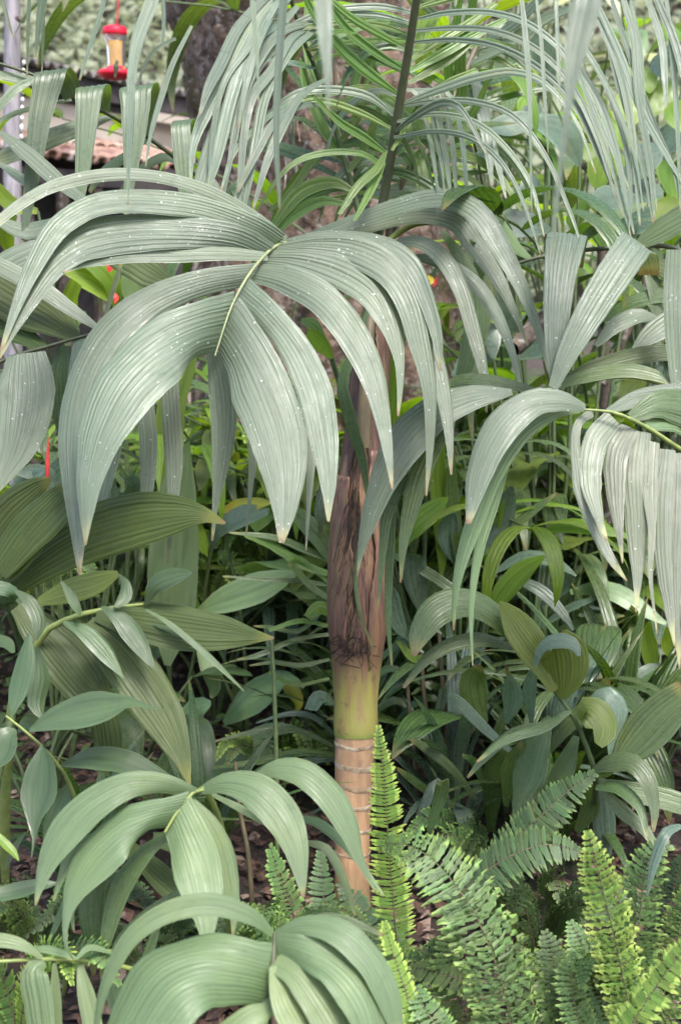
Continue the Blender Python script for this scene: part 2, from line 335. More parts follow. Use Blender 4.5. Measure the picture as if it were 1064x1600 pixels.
def s_hill(g, n):
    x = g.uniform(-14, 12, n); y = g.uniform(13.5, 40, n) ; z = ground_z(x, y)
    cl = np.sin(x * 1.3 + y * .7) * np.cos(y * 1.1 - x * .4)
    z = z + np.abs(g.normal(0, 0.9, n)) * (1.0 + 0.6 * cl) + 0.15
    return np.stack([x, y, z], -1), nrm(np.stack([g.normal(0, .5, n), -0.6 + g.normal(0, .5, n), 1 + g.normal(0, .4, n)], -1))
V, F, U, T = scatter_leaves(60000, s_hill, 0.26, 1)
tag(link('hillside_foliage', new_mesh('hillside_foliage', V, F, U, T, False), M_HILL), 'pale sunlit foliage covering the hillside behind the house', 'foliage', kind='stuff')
def s_cover(g, n):
    x = g.uniform(-2.2, 2.6, n); y = g.uniform(2.9, 7.5, n)
    k = np.sin(x * 3.1 + 2) * np.cos(y * 2.3 + 1) + g.normal(0, .35, n) > -0.05
    x, y = np.where(k, x, x * .8 + 1), np.where(k, y, 4.5 + y * .3)
    return np.stack([x, y, ground_z(x, y) + g.uniform(0.01, 0.16, n)], -1), nrm(np.stack([g.normal(0, .35, n), g.normal(-.3, .35, n), np.ones(n)], -1))
V, F, U, T = scatter_leaves(14000, s_cover, 0.035, 2)
tag(link('ground_cover', new_mesh('ground_cover', V, F, U, T, False), M_COVER), 'low small-leaved ground cover on the slope behind the plants', 'ground cover', kind='stuff')
def s_lit(g, n):
    x = g.uniform(-1.3, 1.3, n); y = g.uniform(1.5, 4.4, n)
    return np.stack([x, y, ground_z(x, y) + g.uniform(0.004, 0.02, n)], -1), nrm(np.stack([g.normal(0, .3, n), g.normal(0, .3, n), np.ones(n)], -1))
V, F, U, T = scatter_leaves(9000, s_lit, 0.038, 3)
tag(link('leaf_litter', new_mesh('leaf_litter', V, F, U, T, False), M_LITTER), 'brown dead leaf litter on the soil under the plants', 'leaf litter', kind='stuff')

# ------------------------------------------------------------------ house
hp = Plant('house', G(150, 7.8), 'beige walled house with corrugated roof behind the red feeder', 'house')
M_WALL = plain_mat('beige_plaster', (0.46, 0.39, 0.32), 0.85, (0.4, 0.33, 0.27), 3, 0.2, blotch=(0.38, 0.33, 0.28))
M_ROOF = plain_mat('old_roof_sheet', (0.2, 0.18, 0.165), 0.8, (0.09, 0.08, 0.075), 8, blotch=(0.26, 0.25, 0.18))
M_BEAM = plain_mat('dark_beam', (0.05, 0.042, 0.04), 0.8, (0.025, 0.02, 0.02), 10)
M_TILE = plain_mat('clay_tile', (0.42, 0.27, 0.2), 0.8, (0.24, 0.13, 0.1), 14, blotch=(0.5, 0.42, 0.36))
A = P(-40, 76, 6.9); B = P(330, 158, 8.6); A[2] = B[2] = 2.6
ax = nrm(B - A); ax[2] = 0; ax = nrm(ax); back = np.array([-ax[1], ax[0], 0.0]); Lw = np.linalg.norm(B - A)
def hbox(nm, s0, s1, b0, b1, z0, z1, mat, parent=None):
    c = A + ax * (s0 + s1) / 2 + back * (b0 + b1) / 2; c[2] = (z0 + z1) / 2
    Mx = np.stack([ax, back, [0, 0, 1]], 1)
    v, f = box_arrays(c, s1 - s0, b1 - b0, z1 - z0, Mx)
    return link(nm, new_mesh(nm, v - hp.base, f, None, None, False), mat, parent or hp.root)
wl = hbox('wall', -2.5, Lw + 0.2, 0.1, 0.3, 0.0, 2.52, M_WALL)
hbox('fascia', -2.5, Lw + 0.3, 0.02, 0.07, 2.44, 2.55, M_BEAM)
hbox('wall_plate', -2.5, Lw + 0.1, 0.075, 0.098, 2.4, 2.438, M_BEAM)
for k in range(0): hbox('rafter', k * 0.32 - 0.4, k * 0.32 - 0.33, 0.072, 0.178, 2.44, 2.5, M_BEAM)
hbox('trim_board', 1.3, Lw + .1, -0.03, 0.015, 2.36, 2.42, M_WALL)
# corrugated sheets, each one a piece
wv = 0.077
for k in range(8):
    s = np.linspace(k * 0.44 - 0.9, k * 0.44 - 0.9 + 0.455, 25); bk = np.linspace(-0.03, 2.4, 6)
    SS, BK = np.meshgrid(s, bk, indexing='ij')
    v = A + ax * SS[..., None] + back * BK[..., None]
    v[..., 2] = 2.575 + 0.022 * np.sin(SS / wv * 2 * math.pi) + BK * 0.07 + 0.004 * (k % 2)
    o = link('roof_sheet', new_mesh('roof_sheet', v.reshape(-1, 3) - hp.base, gridf(25, 6)), M_ROOF, hp.root)
    sm = o.modifiers.new('thick', 'SOLIDIFY'); sm.thickness = 0.012
# round vent in the wall
q = P(184, 209, 8.3); s_ = (q - A) @ ax; c = A + ax * s_ + back * 0.093; c[2] = q[2] - 0.02
th = np.arange(18) * 2 * math.pi / 18
ring = [c + (ax * math.cos(a) + np.array([0, 0, 1]) * math.sin(a)) * 0.045 for a in th]; ring2 = [p + back * -0.012 for p in ring]; r3 = [c + (ax * math.cos(a) + np.array([0, 0, 1]) * math.sin(a)) * 0.058 - back * 0.012 for a in th]
v = np.array(ring2 + r3); link('vent_ring', new_mesh('vent_ring', v - hp.base, gridf(2, 18, 0, True)), M_WALL, hp.root)
v = np.array(ring + [c]); link('vent_hole', new_mesh('vent_hole', v - hp.base, np.array([(i, (i + 1) % 18, 18) for i in range(18)])), M_BEAM, hp.root)  # flat dark disc before the plaster, its colour standing for the opening's shade
# lean-to roof of clay tiles in front of the wall
A2 = P(40, 246, 6.6); B2 = P(330, 272, 7.3); ax2 = nrm((B2 - A2) * [1, 1, 0]); bk2 = np.array([-ax2[1], ax2[0], 0]); L2 = np.linalg.norm(B2 - A2)
lean = Plant('lean_to', [*(A2[:2] + ax2[:2] * L2 / 2), 0.0], 'lean-to shed with worn pink clay roof tiles below the beige wall', 'shed')
lean.base[2] = 0
n_t = int(L2 / 0.075)
th = np.linspace(0, math.pi, 7)
for row in range(3):
    for k in range(n_t):
        z0 = A2[2] + (B2[2] - A2[2]) * k / n_t + row * 0.055 + rnd.uniform(-.008, .008); o0 = A2 + ax2 * (k * 0.075) + bk2 * row * 0.16
        vv = []
        for e in (0, 1):
            c = o0 + bk2 * (e * 0.19 - .02); c[2] = z0 + e * 0.05
            vv += [c + ax2 * (0.04 - 0.006 * e) * math.cos(t) + np.array([0, 0, 1]) * 0.04 * math.sin(t) for t in th]
        o = link('roof_tile', new_mesh('roof_tile', np.array(vv) - lean.base, gridf(2, 7)), M_TILE, lean.root)
        sm = o.modifiers.new('thick', 'SOLIDIFY'); sm.thickness = 0.014
def lbox(nm, s0, s1, b0, b1, z0, z1, mat):
    c = A2 + ax2 * (s0 + s1) / 2 + bk2 * (b0 + b1) / 2; c[2] = (z0 + z1) / 2
    v, f = box_arrays(c, s1 - s0, b1 - b0, z1 - z0, np.stack([ax2, bk2, [0, 0, 1]], 1)); return link(nm, new_mesh(nm, v - lean.base, f, None, None, False), mat, lean.root)
lbox('beam', -.1, L2 + .1, 0.02, 0.1, A2[2] - .13, A2[2] - .045, M_BEAM)
for k in range(6): lbox('post', k * .21, k * .21 + .05, 0.03, 0.09, 0.0, A2[2] - .13, M_WOOD)
lbox('back_board', -.1, L2 + .1, 0.5, 0.53, 0.0, A2[2] + .1, M_BEAM)

# ------------------------------------------------------------------ grey post and bead string at the left
pp = Plant('wooden_post', G(14, 4.6), 'weathered grey round post at the upper left edge', 'post')
tube(pp, pp.root, [(*pp.base, 0.036), (P(14, 200, 4.6)[0], P(14, 200, 4.6)[1], 1.5, 0.034), (*P(20, -60, 4.6), 0.03)], plain_mat('grey_wood', (0.27, 0.25, 0.27), 0.85, (0.16, 0.15, 0.16), 9, 0.5, 40, stretch=(6, 6, .6)), name='shaft', world=True, m=12, n=14)
tube(pp, pp.root, [(*P(27, 28, 4.55), 0.008), (*P(33, 30, 4.5), 0.014), (*P(36, 33, 4.48), .009)], M_WOOD, name='knob', world=True)
bd = Plant('bead_string', P(37, 90, 4.2), 'string of small white beads hanging beside the grey post', 'bead string')
tube(bd, bd.root, [(*P(38, -20, 4.2), .0012), (*P(34, 215, 4.2), .0012)], M_STALKB, name='cord', world=True, m=5)
M_BEAD = plain_mat('white_shell', (0.75, 0.74, 0.72), 0.4, (0.6, 0.58, 0.57), 50)
bv, bf = lathe([(0.0005, -.009), (.005, -.006), (.0065, 0), (.005, .006), (.0005, .009)], 10); bme = new_mesh('bead', bv, bf)
for k in range(9):
    o = link('bead', bme, M_BEAD, bd.root); o.location = P(38 - k * .5, 98 + k * 14.5, 4.2) - bd.base; o.scale = (1, 1, 1 + .5 * (k % 2))

# ------------------------------------------------------------------ big tree
def bark_mat():
    m, t = mat_new('mottled_bark'); b = NB(t); obj = b.n('TexCoord').outputs['Object']
    n1 = b.noise(obj, 7, 8, 0.75); c = b.mix(b.ramp(n1, 0.42, 0.58), (0.42, 0.27, 0.19), (0.13, 0.078, 0.052))
    n2 = b.noise(obj, 24, 6, 0.75); c = b.mix(b.ramp(n2, 0.5, 0.58, 0, .8), c, (0.5, 0.4, 0.35))
    c = b.mix(b.ramp(b.noise(obj, 15, 5, .7), 0.54, 0.62, 0, .85), c, (0.08, 0.05, 0.038))
    c = b.mix(b.ramp(b.noise(obj, 2.6, 5), 0.54, 0.64, 0, .75), c, (0.13, 0.11, 0.04))
    c = b.mix(b.ramp(b.noise(obj, 38, 4), 0.6, 0.66), c, (0.52, 0.49, 0.46))
    p = b.n('BsdfPrincipled'); b.l(c, p.inputs['Base Color']); p.inputs['Roughness'].default_value = 0.8
    bm = b.n('Bump'); bm.inputs['Strength'].default_value = 1.0; bm.inputs['Distance'].default_value = 0.08; b.l(b.noise(obj, 22, 8, 0.75), bm.inputs['Height']); b.l(bm.outputs[0], p.inputs['Normal'])
    o = b.n('OutputMaterial'); b.l(p.outputs[0], o.inputs[0]); return m
M_BARK = bark_mat()
bt = Plant('tree', G(500, 4.75), 'huge mottled brown tree trunk behind the central palm', 'tree')
rows = [(470, -120, 236), (473, 0, 226), (484, 80, 212), (492, 150, 206), (505, 200, 200), (515, 300, 200), (520, 450, 204), (520, 650, 220), (515, 900, 260)]
pts = []
for x, y, h in rows:
    q = P(x, y, 4.75); pts.append((*q, h * 4.75 / FPX))
a = cr(pts, 110); m = 150; th = np.arange(m) * 2 * math.pi / m; g = np.random.default_rng(5)
ph = g.uniform(0, 6, (8, 2)); rad = np.ones((110, m))
for k in range(8):
    rad += 0.035 / (1 + k * .35) * np.sin((k + 2) * th[None, :] + ph[k, 0] + np.linspace(0, 3, 110)[:, None] * (k % 3)) * np.cos(np.linspace(0, 9 + k, 110)[:, None] + ph[k, 1])
rad += g.normal(0, 0.012, (110, m)) + 0.02 * np.sin(th * 23 + np.linspace(0, 40, 110)[:, None]) * np.sin(np.linspace(0, 60, 110)[:, None] + th * 5)
V = np.stack([a[:, 0:1] + a[:, 3:4] * rad * np.cos(th), 0.45 + a[:, 1:2] * 0 + 4.55 + a[:, 3:4] * .9 * rad * np.sin(th), np.broadcast_to(a[:, 2:3], (110, m))], -1)
link('trunk', new_mesh('trunk', V.reshape(-1, 3) - bt.base, gridf(110, m, 0, True)), M_BARK, bt.root)
for (x0, y0, x1, y1, r) in [(400, 380, 330, 900, 30), (600, 420, 720, 880, 36), (520, 500, 500, 950, 30)]:
    tube(bt, bt.root, [(*P(x0, y0, 4.6), r * 4.6 / FPX * .6), (*P((x0 + x1) / 2, (y0 + y1) / 2, 4.4), r * 4.4 / FPX), (*P(x1, y1, 4.0), r * 4.2 / FPX * 1.3)], M_BARK, name='root_buttress', world=True, m=14, n=16)
# crown and limbs of the tree stand above the frame
tube(bt, bt.root, [(*P(470, -110, 4.75), .5), (-.5, 5.2, 4.2, .4), (-1.2, 5.6, 6.5, .22)], M_BARK, name='limb', world=True, m=16, n=14)
def s_crown(g, n):
    c = np.array([[-1.5, 6.5, 7.5], [-3, 8, 8.3], [0.2, 7.5, 8.5], [1.5, 9, 8.6]]); k = g.integers(0, 4, n)
    return c[k] + g.normal(0, .8, (n, 3)) * [1.2, 1.2, .6], nrm(g.normal(size=(n, 3)) + [0, 0, 1.0])
V, F, U, T = scatter_leaves(2500, s_crown, 0.22, 4)
link('crown', new_mesh('crown', V - bt.base, F, U, T, False), M_SMOOTH, bt.root)
# bromeliad-like dark tuft with dead stalks on the trunk
tf = Plant('air_plant', P(462, 195, 3.9), 'dark dead tuft of dry air plant leaves clinging to the trunk', 'air plant')
for k in range(16):
    a_ = rnd.uniform(0, 6.28); r_ = rnd.uniform(12, 32)
    blade(tf, tf.root, [(462, 195, 5), (462 + r_ * .6 * math.cos(a_), 192 - 8 + r_ * .4 * math.sin(a_), 5), (462 + r_ * math.cos(a_), 198 + r_ * .8 * abs(math.sin(a_)), 1)], M_STALK if k % 3 else M_LITTER, (3.9, 3.78), 0, 20, name='leaf', n=7)
tube(tf, tf.root, [(441, 215, 2), (447, 260, 1.6), (442, 320, 1)], M_WOOD, (3.88, 3.7), name='dry_stalk')
tube(tf, tf.root, [(455, 210, 4), (462, 250, 3), (465, 310, 1.5)], M_STALK, (3.88, 3.7), name='dry_stalk')

# ------------------------------------------------------------------ feeder and bird
FD = 4.3; fpx = FD / FPX
fb = P(182, 122, FD); fe = Plant('bird_feeder', fb, 'red hanging bird feeder with amber nectar in a clear jar', 'bird feeder')
def glossy(name, c, trans=0.0, rough=0.25):
    m, t = mat_new(name); b = NB(t); p = b.n('BsdfPrincipled'); obj = b.n('TexCoord').outputs['Object']
    cc = b.mix(b.ramp(b.noise(obj, 60, 3), 0.4, 0.7, 0, .25), tuple(c), tuple(x * .7 for x in c)); b.l(cc, p.inputs['Base Color'])
    p.inputs['Roughness'].default_value = rough; p.inputs['Transmission Weight'].default_value = trans; p.inputs['IOR'].default_value = 1.35
    o = b.n('OutputMaterial'); b.l(p.outputs[0], o.inputs[0]); return m
M_RED = glossy('red_plastic', (0.7, 0.02, 0.05)); M_NECT = glossy('amber_nectar', (0.62, 0.33, 0.04), 0.0); M_GLASS = glossy('clear_plastic', (0.9, 0.88, 0.92), 0.9, 0.05)
def fpart(nm, prof, mat, par=None):
    v, f = lathe([(r * fpx, (122 - y) * fpx) for r, y in prof], 24); return link(nm, new_mesh(nm, v, f), mat, par or fe.root)
cap = fpart('cap', [(0.1, 43), (8, 44), (17, 47), (19, 51), (19, 56), (18, 59), (0.1, 59.2)], M_RED)
fpart('jar', [(17.6, 59.4), (17, 65), (15.7, 68), (14.7, 80), (13.7, 106), (13.3, 110)], M_GLASS)
fpart('nectar', [(0.1, 69), (15.4, 68.5), (14.4, 80), (13.4, 106), (13.0, 110), (0.1, 110.2)], M_NECT)
ba = fpart('base_dish', [(0.1, 105), (14, 105.5), (15, 109), (27, 112), (30, 116), (27, 120), (14, 123.5), (0.1, 124.5)], M_RED)
for k in range(6):
    aa = k * math.pi / 3 + .3; v, f = lathe([(0.0001, 3 * fpx), (1.6 * fpx, 2.5 * fpx), (2.4 * fpx, -1 * fpx)], 10); o = link('feeding_port', new_mesh('feeding_port', v, f), M_YELLOW if k % 2 else M_RED, ba)
    o.location = (20 * fpx * math.cos(aa), 20 * fpx * math.sin(aa), (122 - 111) * fpx)
tube(fe, fe.root, [(*P(183, 43, FD), .0022), (*P(185, 0, FD), .0022), (*P(186, -160, FD), .0022)], M_RED, name='hanging_cord', world=True, m=6)
M_BIRD = plain_mat('bird_feather', (0.06, 0.075, 0.03), 0.5, (0.03, 0.04, 0.02), 90, spec=.6); M_BEAK = plain_mat('beak', (0.02, 0.018, 0.018), 0.4)
bq = P(182, 104, FD - 30 * fpx); bird = Plant('hummingbird', bq, 'tiny dark green hummingbird perched at the feeder rim', 'bird')
def pt(x, y, dz=0): return P(182 + x, 104 + y, FD - 30 * fpx + dz) - bq
spine = [(-1, 12, .5), (-.6, 8, 1.6), (0, 3, 3.4), (.3, -1, 3.6), (.4, -4, 2.6), (.6, -5.5, 2.3), (.8, -7.5, 2.6), (.8, -9.5, 1.7), (.8, -10.5, .4)]
a = cr([(*pt(x, y, (-4 if i > 4 else 0) * fpx * .3), r * fpx) for i, (x, y, r) in enumerate(spine)], 26); v, f, u = tube_arrays(a[:, :3], a[:, 3], 12)
link('body', new_mesh('body', v, f), M_BIRD, bird.root)
for s in (-1, 1):
    blade(bird, bird.root, [(182 + s * 2, 101, 3), (182 + s * 3.2, 106, 4), (182 + s * 2, 113, 1)], M_BIRD, (FD - 32 * fpx, FD - 30 * fpx), 0, 10, name='wing', n=8)
tube(bird, bird.root, [(*(bq + pt(.8, -8)), .5 * fpx), (*(bq + pt(3, -8, .012)), .35 * fpx), (*(bq + pt(5, -6.5, .03)), .2 * fpx)], M_BEAK, name='beak', world=True, m=6)
blade(bird, bird.root, [(181, 112, 3), (180.6, 117, 4), (180, 121, 3)], M_BIRD, (FD - 29 * fpx, FD - 28 * fpx), 0, 10, name='tail', n=6)

# ================================================================== CENTRAL PALM
pm = Plant('palm_tree', P(551, 1418, 2.4), 'young palm with ringed tan stem and brown crownshaft in the middle', 'palm')
PD = 2.4
def stem_rows(rows, d=PD): return [(*P(x, y, d), h * d / FPX) for x, y, h in rows]
def trunk_mat():
    m, t = mat_new('tan_palm_stem'); b = NB(t); obj = b.n('TexCoord').outputs['Object']
    mp = b.n('Mapping'); mp.inputs['Scale'].default_value = (3, 3, .5); b.l(obj, mp.inputs[0])
    c = b.mix(b.ramp(b.noise(mp.outputs[0], 22, 6), 0.35, 0.65), (0.42, 0.26, 0.14), (0.31, 0.18, 0.1))
    c = b.mix(b.ramp(b.noise(obj, 30, 5), 0.55, 0.7, 0, .6), c, (0.2, 0.13, 0.09))
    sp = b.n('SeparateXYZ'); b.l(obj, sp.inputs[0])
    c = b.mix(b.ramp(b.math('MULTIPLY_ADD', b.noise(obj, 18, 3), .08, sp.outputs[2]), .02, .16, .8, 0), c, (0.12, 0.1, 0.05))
    p = b.n('BsdfPrincipled'); b.l(c, p.inputs['Base Color']); p.inputs['Roughness'].default_value = 0.6
    bm = b.n('Bump'); bm.inputs['Strength'].default_value = 0.3; bm.inputs['Distance'].default_value = 0.004; b.l(b.noise(mp.outputs[0], 60, 5), bm.inputs['Height']); b.l(bm.outputs[0], p.inputs['Normal'])
    o = b.n('OutputMaterial'); b.l(p.outputs[0], o.inputs[0]); return m
def shaft_mat():
    m, t = mat_new('brown_crownshaft'); b = NB(t); obj = b.n('TexCoord').outputs['Object']
    mp = b.n('Mapping'); mp.inputs['Scale'].default_value = (5, 5, .35); b.l(obj, mp.inputs[0])
    st = b.noise(mp.outputs[0], 24, 6, .65)
    c = b.mix(b.ramp(st, 0.36, 0.62), (0.17, 0.082, 0.052), (0.085, 0.043, 0.03))
    c = b.mix(b.ramp(b.noise(mp.outputs[0], 11, 4), 0.54, 0.66, 0, .8), c, (0.13, 0.1, 0.04))
    sp = b.n('SeparateXYZ'); b.l(obj, sp.inputs[0])
    gz = b.math('MULTIPLY_ADD', b.noise(mp.outputs[0], 12, 4), -.16, b.math('ADD', sp.outputs[2], .06))
    c = b.mix(b.ramp(gz, ZG - .07, ZG + .03, .9, 0), c, (0.26, 0.24, 0.055))          # green-gold foot of the sheath
    c = b.mix(b.ramp(b.noise(mp.outputs[0], 9, 5), .48, .62, 0, .7), c, (0.22, 0.125, 0.06)); c = b.mix(b.ramp(b.noise(obj, 45, 5), .58, .66, 0, .5), c, (0.08, 0.06, 0.035))
    c = b.mix(b.ramp(sp.outputs[2], ZR, ZR + .02, .9, 0), c, (0.12, 0.2, 0.03))
    p = b.n('BsdfPrincipled'); b.l(c, p.inputs['Base Color']); p.inputs['Roughness'].default_value = 0.5
    bm = b.n('Bump'); bm.inputs['Strength'].default_value = 0.35; bm.inputs['Distance'].default_value = 0.005; b.l(st, bm.inputs['Height']); b.l(bm.outputs[0], p.inputs['Normal'])
    o = b.n('OutputMaterial'); b.l(p.outputs[0], o.inputs[0]); return m
ZG = P(555, 1050, PD)[2] - pm.base[2]; ZR = P(555, 1148, PD)[2] - pm.base[2]
M_TRUNK = trunk_mat(); M_SHAFT = shaft_mat(); M_SCAR = plain_mat('ring_scar', (0.42, 0.34, 0.24), 0.8, (0.26, 0.17, 0.1), 45, .5, 90)
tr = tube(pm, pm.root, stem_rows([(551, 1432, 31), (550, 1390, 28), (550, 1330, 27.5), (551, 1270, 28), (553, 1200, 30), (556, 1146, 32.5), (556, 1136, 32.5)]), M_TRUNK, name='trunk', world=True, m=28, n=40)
for y, h, k in [(1163, 32.4, 1.5), (1194, 31.2, 2.2), (1226, 30, 2), (1256, 29, 1.6), (1292, 28.5, 1.4), (1330, 28.3, 1.3)]:
    c = P(551 + max(0, 1330 - y) * .026, y - 3, PD); rr = h * PD / FPX; g = [rnd.uniform(-1, 1) for _ in range(4)]
    pr = [(-1.0, .0), (-.6, 1.0), (0.2, 1.3), (.8, .7), (1.0, .0)]
    th = np.arange(36) * 2 * math.pi / 36
    wob = (np.sin(th * 2 + g[0]) * 1.6 + np.sin(th + g[1] * 3) * 2 + np.sin(th * 7 + g[2] * 5) * .5)
    v = np.array([[c + np.array([math.cos(a) * (rr + q * .5 * PD / FPX), math.sin(a) * (rr + q * .5 * PD / FPX), (s * 2.2 * k + w_) * PD / FPX]) for a, w_ in zip(th, wob)] for s, q in pr])
    link('ring_scar', new_mesh('ring_scar', v.reshape(-1, 3) - pm.base, gridf(5, 36, 0, True)), M_SCAR, tr)
sh = tube(pm, pm.root, stem_rows([(556, 1149, 34), (556, 1138, 35), (556, 1100, 34), (557, 1050, 37.5), (558, 1000, 43), (558, 950, 45), (559, 880, 43.5), (561, 800, 39), (567, 720, 32), (573, 650, 26), (579, 560, 23), (586, 480, 18), (590, 400, 10)]), M_SHAFT, name='crownshaft', world=True, m=32, n=70)
# split sheaths: curved shells standing proud of the shaft, ragged edges
def sheath(a0, a1, rows, off, mat, name='leaf_sheath'):
    rr = cr(stem_rows(rows), 40); na = 14; V = []
    for i, q in enumerate(rr):
        s = i / 39; e0 = a0 + math.sin(s * 9 + a0 * 3) * .12 + rnd.uniform(-.04, .04); e1 = a1 + math.sin(s * 7 + a1) * .14 + rnd.uniform(-.05, .05)
        for k in range(na):
            u = k / (na - 1); an = e0 + (e1 - e0) * u; lift = (off + .0 ) * (min(1, s * 6) - .6 * (s < .02) + .9 * s + 1.3 * (abs(u - .5) * 2) ** 3)
            V.append(q[:3] + np.array([math.cos(an), math.sin(an), 0]) * (q[3] + lift))
    o = link(name, new_mesh(name, np.array(V) - pm.base, gridf(40, na)), mat, sh); o.modifiers.new('thick', 'SOLIDIFY').thickness = .002; return o
F_ = -math.pi / 2
sheath(F_ - 1.9, F_ - .28, [(558, 1022, 38.5), (558, 985, 43.5), (558, 950, 45), (559, 880, 44), (560, 800, 39.5), (562, 740, 33)], .002, M_SHAFT)
sheath(F_ + .42, F_ + 2.0, [(558, 1040, 36.5), (558, 1000, 42), (559, 960, 45), (560, 880, 44), (561, 800, 39.5), (567, 700, 30)], .0025, M_SHAFT)
M_SHEATH = plain_mat('dark_sheath', (0.1, 0.05, 0.034), 0.6, (0.045, 0.025, 0.02), 22, .4, 40, stretch=(5, 5, .4), blotch=(0.11, 0.08, 0.04))
sheath(F_ - 1.5, F_ - .5, [(566, 770, 36), (571, 690, 29), (576, 610, 25), (581, 530, 22)], .003, M_SHEATH)
sheath(F_ + .1, F_ + 1.6, [(568, 740, 33), (574, 660, 26), (580, 570, 23), (588, 490, 19)], .003, M_SHEATH)
# black fibres on the split
parts = []
for k in range(60):
    y0 = rnd.uniform(660, 1010); n_ = 6; x0 = 554 + rnd.gauss(0, 9) + (8 if y0 < 720 else 0); ln = rnd.uniform(20, 95); cx = x0; row = []
    dx = rnd.uniform(-.35, .3)
    for j in range(n_):
        yy = y0 + ln * j / (n_ - 1); cx += dx * ln / n_ + rnd.uniform(-4, 4); hw_ = 36 if yy < 760 else 45
        u = max(-.95, min(.95, (cx - 558) / hw_)); row.append((*P(cx, yy, PD - (hw_ * math.sqrt(1 - u * u) + rnd.uniform(1, 7)) * PD / FPX), rnd.uniform(.3, .8) * PD / FPX))
    a = cr(row, 9); parts.append(tube_arrays(a[:, :3], a[:, 3] * .75, 4))
for k in range(26):
    y0 = rnd.uniform(985, 1015); x0 = rnd.uniform(520, 575); row = []
    for j in range(4):
        xx = x0 + j * rnd.uniform(-7, 9); yy = y0 + j * rnd.uniform(3, 13); u = max(-.95, min(.95, (xx - 558) / 44)); row.append((*P(xx, yy, PD - (44 * math.sqrt(1 - u * u) + 2) * PD / FPX), .7 * PD / FPX))
    a = cr(row, 8); parts.append(tube_arrays(a[:, :3], a[:, 3], 4))
V, F, U, _ = join(parts); tag(link('fibre', new_mesh('fibre', V - pm.base, F, U), M_FIBRE, sh), kind='stuff')

for k in range(6):  # matted fibre strips that also paint the split as a dark shaded gap
    y0 = rnd.uniform(650, 880); x0 = 556 + rnd.gauss(0, 7) + (10 if y0 < 720 else 0); ln = rnd.uniform(80, 170); rows = []
    for j in range(5):
        yy = min(y0 + ln * j / 4, 1015); xx = x0 - j * rnd.uniform(-1, 4); hw_ = 36 if yy < 740 else 43; u = max(-.9, min(.9, (xx - 558) / hw_))
        rows.append((xx, yy, [2, 4, 6, 4, 1][j] * rnd.uniform(.6, 1.2), PD - (hw_ * math.sqrt(1 - u * u) + 3) * PD / FPX))
    blade(pm, sh, rows, M_FIBRE, None, 0, 0, name='fibre_shade_strip', ragged=.3, n=16)
M_MIDRIB = plain_mat('pale_midrib', (0.22, 0.25, 0.12), 0.45, (0.16, 0.19, 0.09), 40, 0.1)
# --- frond A: the big one arching to the left and towards us
fA = tube(pm, pm.root, [(590, 400, 7, 2.38), (560, 392, 6, 2.34), (500, 392, 4.5, 2.2), (442, 380, 3, 2.07), (402, 412, 2.3, 2.0), (365, 472, 1.8, 1.95), (336, 556, 1.0, 1.91)], M_MIDRIB, name='frond', m=10, n=34)
def lf(f, pts, mat=M_GREY, d=(2, 1.9), pleats=6, **k): return blade(pm, f, pts, mat, d, pleats, **k)
lf(fA, [(448, 372, 8), (400, 338, 16), (330, 300, 19), (250, 276, 19), (170, 272, 19), (90, 288, 19), (35, 316, 17), (-20, 360, 12)], d=(2.06, 1.85), pleats=4)
lf(fA, [(436, 376, 30), (400, 354, 34), (320, 325, 34), (230, 313, 36), (150, 318, 36), (92, 352, 34), (55, 410, 28), (25, 480, 16), (2, 548, 4)], d=(2.05, 1.8), pleats=7, amp=.26, roll=42, at=(40, -34))
lf(fA, [(418, 394, 34), (370, 372, 48), (290, 362, 52), (200, 362, 58), (130, 376, 58), (80, 412, 48), (45, 466, 32), (18, 520, 14), (0, 560, 4)], d=(2.03, 1.79), pleats=8, amp=.26, roll=40, at=(40, -36))
lf(fA, [(418, 400, 12), (350, 395, 22), (270, 396, 26), (200, 398, 24), (130, 410, 16), (100, 425, 5)], d=(2.02, 1.87), pleats=4, amp=.3, roll=35)
lf(fA, [(390, 430, 46), (320, 442, 52), (245, 470, 58), (180, 520, 66), (138, 590, 66), (120, 670, 60), (118, 760, 42), (122, 840, 22), (125, 898, 4)], d=(2.0, 1.78), pleats=9, camber=.3, at=(37, -60))
lf(fA, [(357, 505, 104), (312, 516, 92), (255, 546, 98), (198, 598, 96), (160, 668, 76), (140, 740, 46), (135, 800, 22), (134, 852, 3)], d=(1.96, 1.75), pleats=13, camber=.28, bulge=-.05, at=(30, -84))
lf(fA, [(354, 508, 100), (382, 552, 92), (410, 610, 96), (432, 670, 92), (443, 730, 72), (445, 790, 42), (440, 848, 8)], d=(1.95, 1.75), pleats=13, camber=.25, roll=18, at=(30, -84))
lf(fA, [(376, 452, 46), (418, 490, 44), (462, 545, 50), (492, 610, 54), (506, 680, 46), (513, 750, 26), (513, 815, 4)], d=(1.98, 1.82), pleats=8, camber=.25, roll=22, at=(37, -60))
lf(fA, [(396, 424, 36), (450, 436, 46), (510, 470, 52), (556, 530, 48), (585, 595, 38), (601, 670, 22), (608, 720, 12), (613, 764, 3)], d=(2.02, 1.85), pleats=8, camber=.25, at=(38, -45))
lf(fA, [(414, 400, 34), (470, 402, 44), (530, 418, 56), (582, 450, 58), (610, 500, 40), (624, 560, 18), (625, 610, 9), (622, 650, 3)], d=(2.04, 1.9), pleats=8, amp=.26, roll=36, at=(40, -36))
lf(fA, [(430, 388, 30), (490, 382, 42), (555, 390, 50), (610, 420, 52), (642, 470, 46), (660, 540, 36), (672, 610, 24), (672, 700, 12), (666, 775, 3)], d=(2.05, 1.9), pleats=8, amp=.26, roll=40, at=(40, -32))
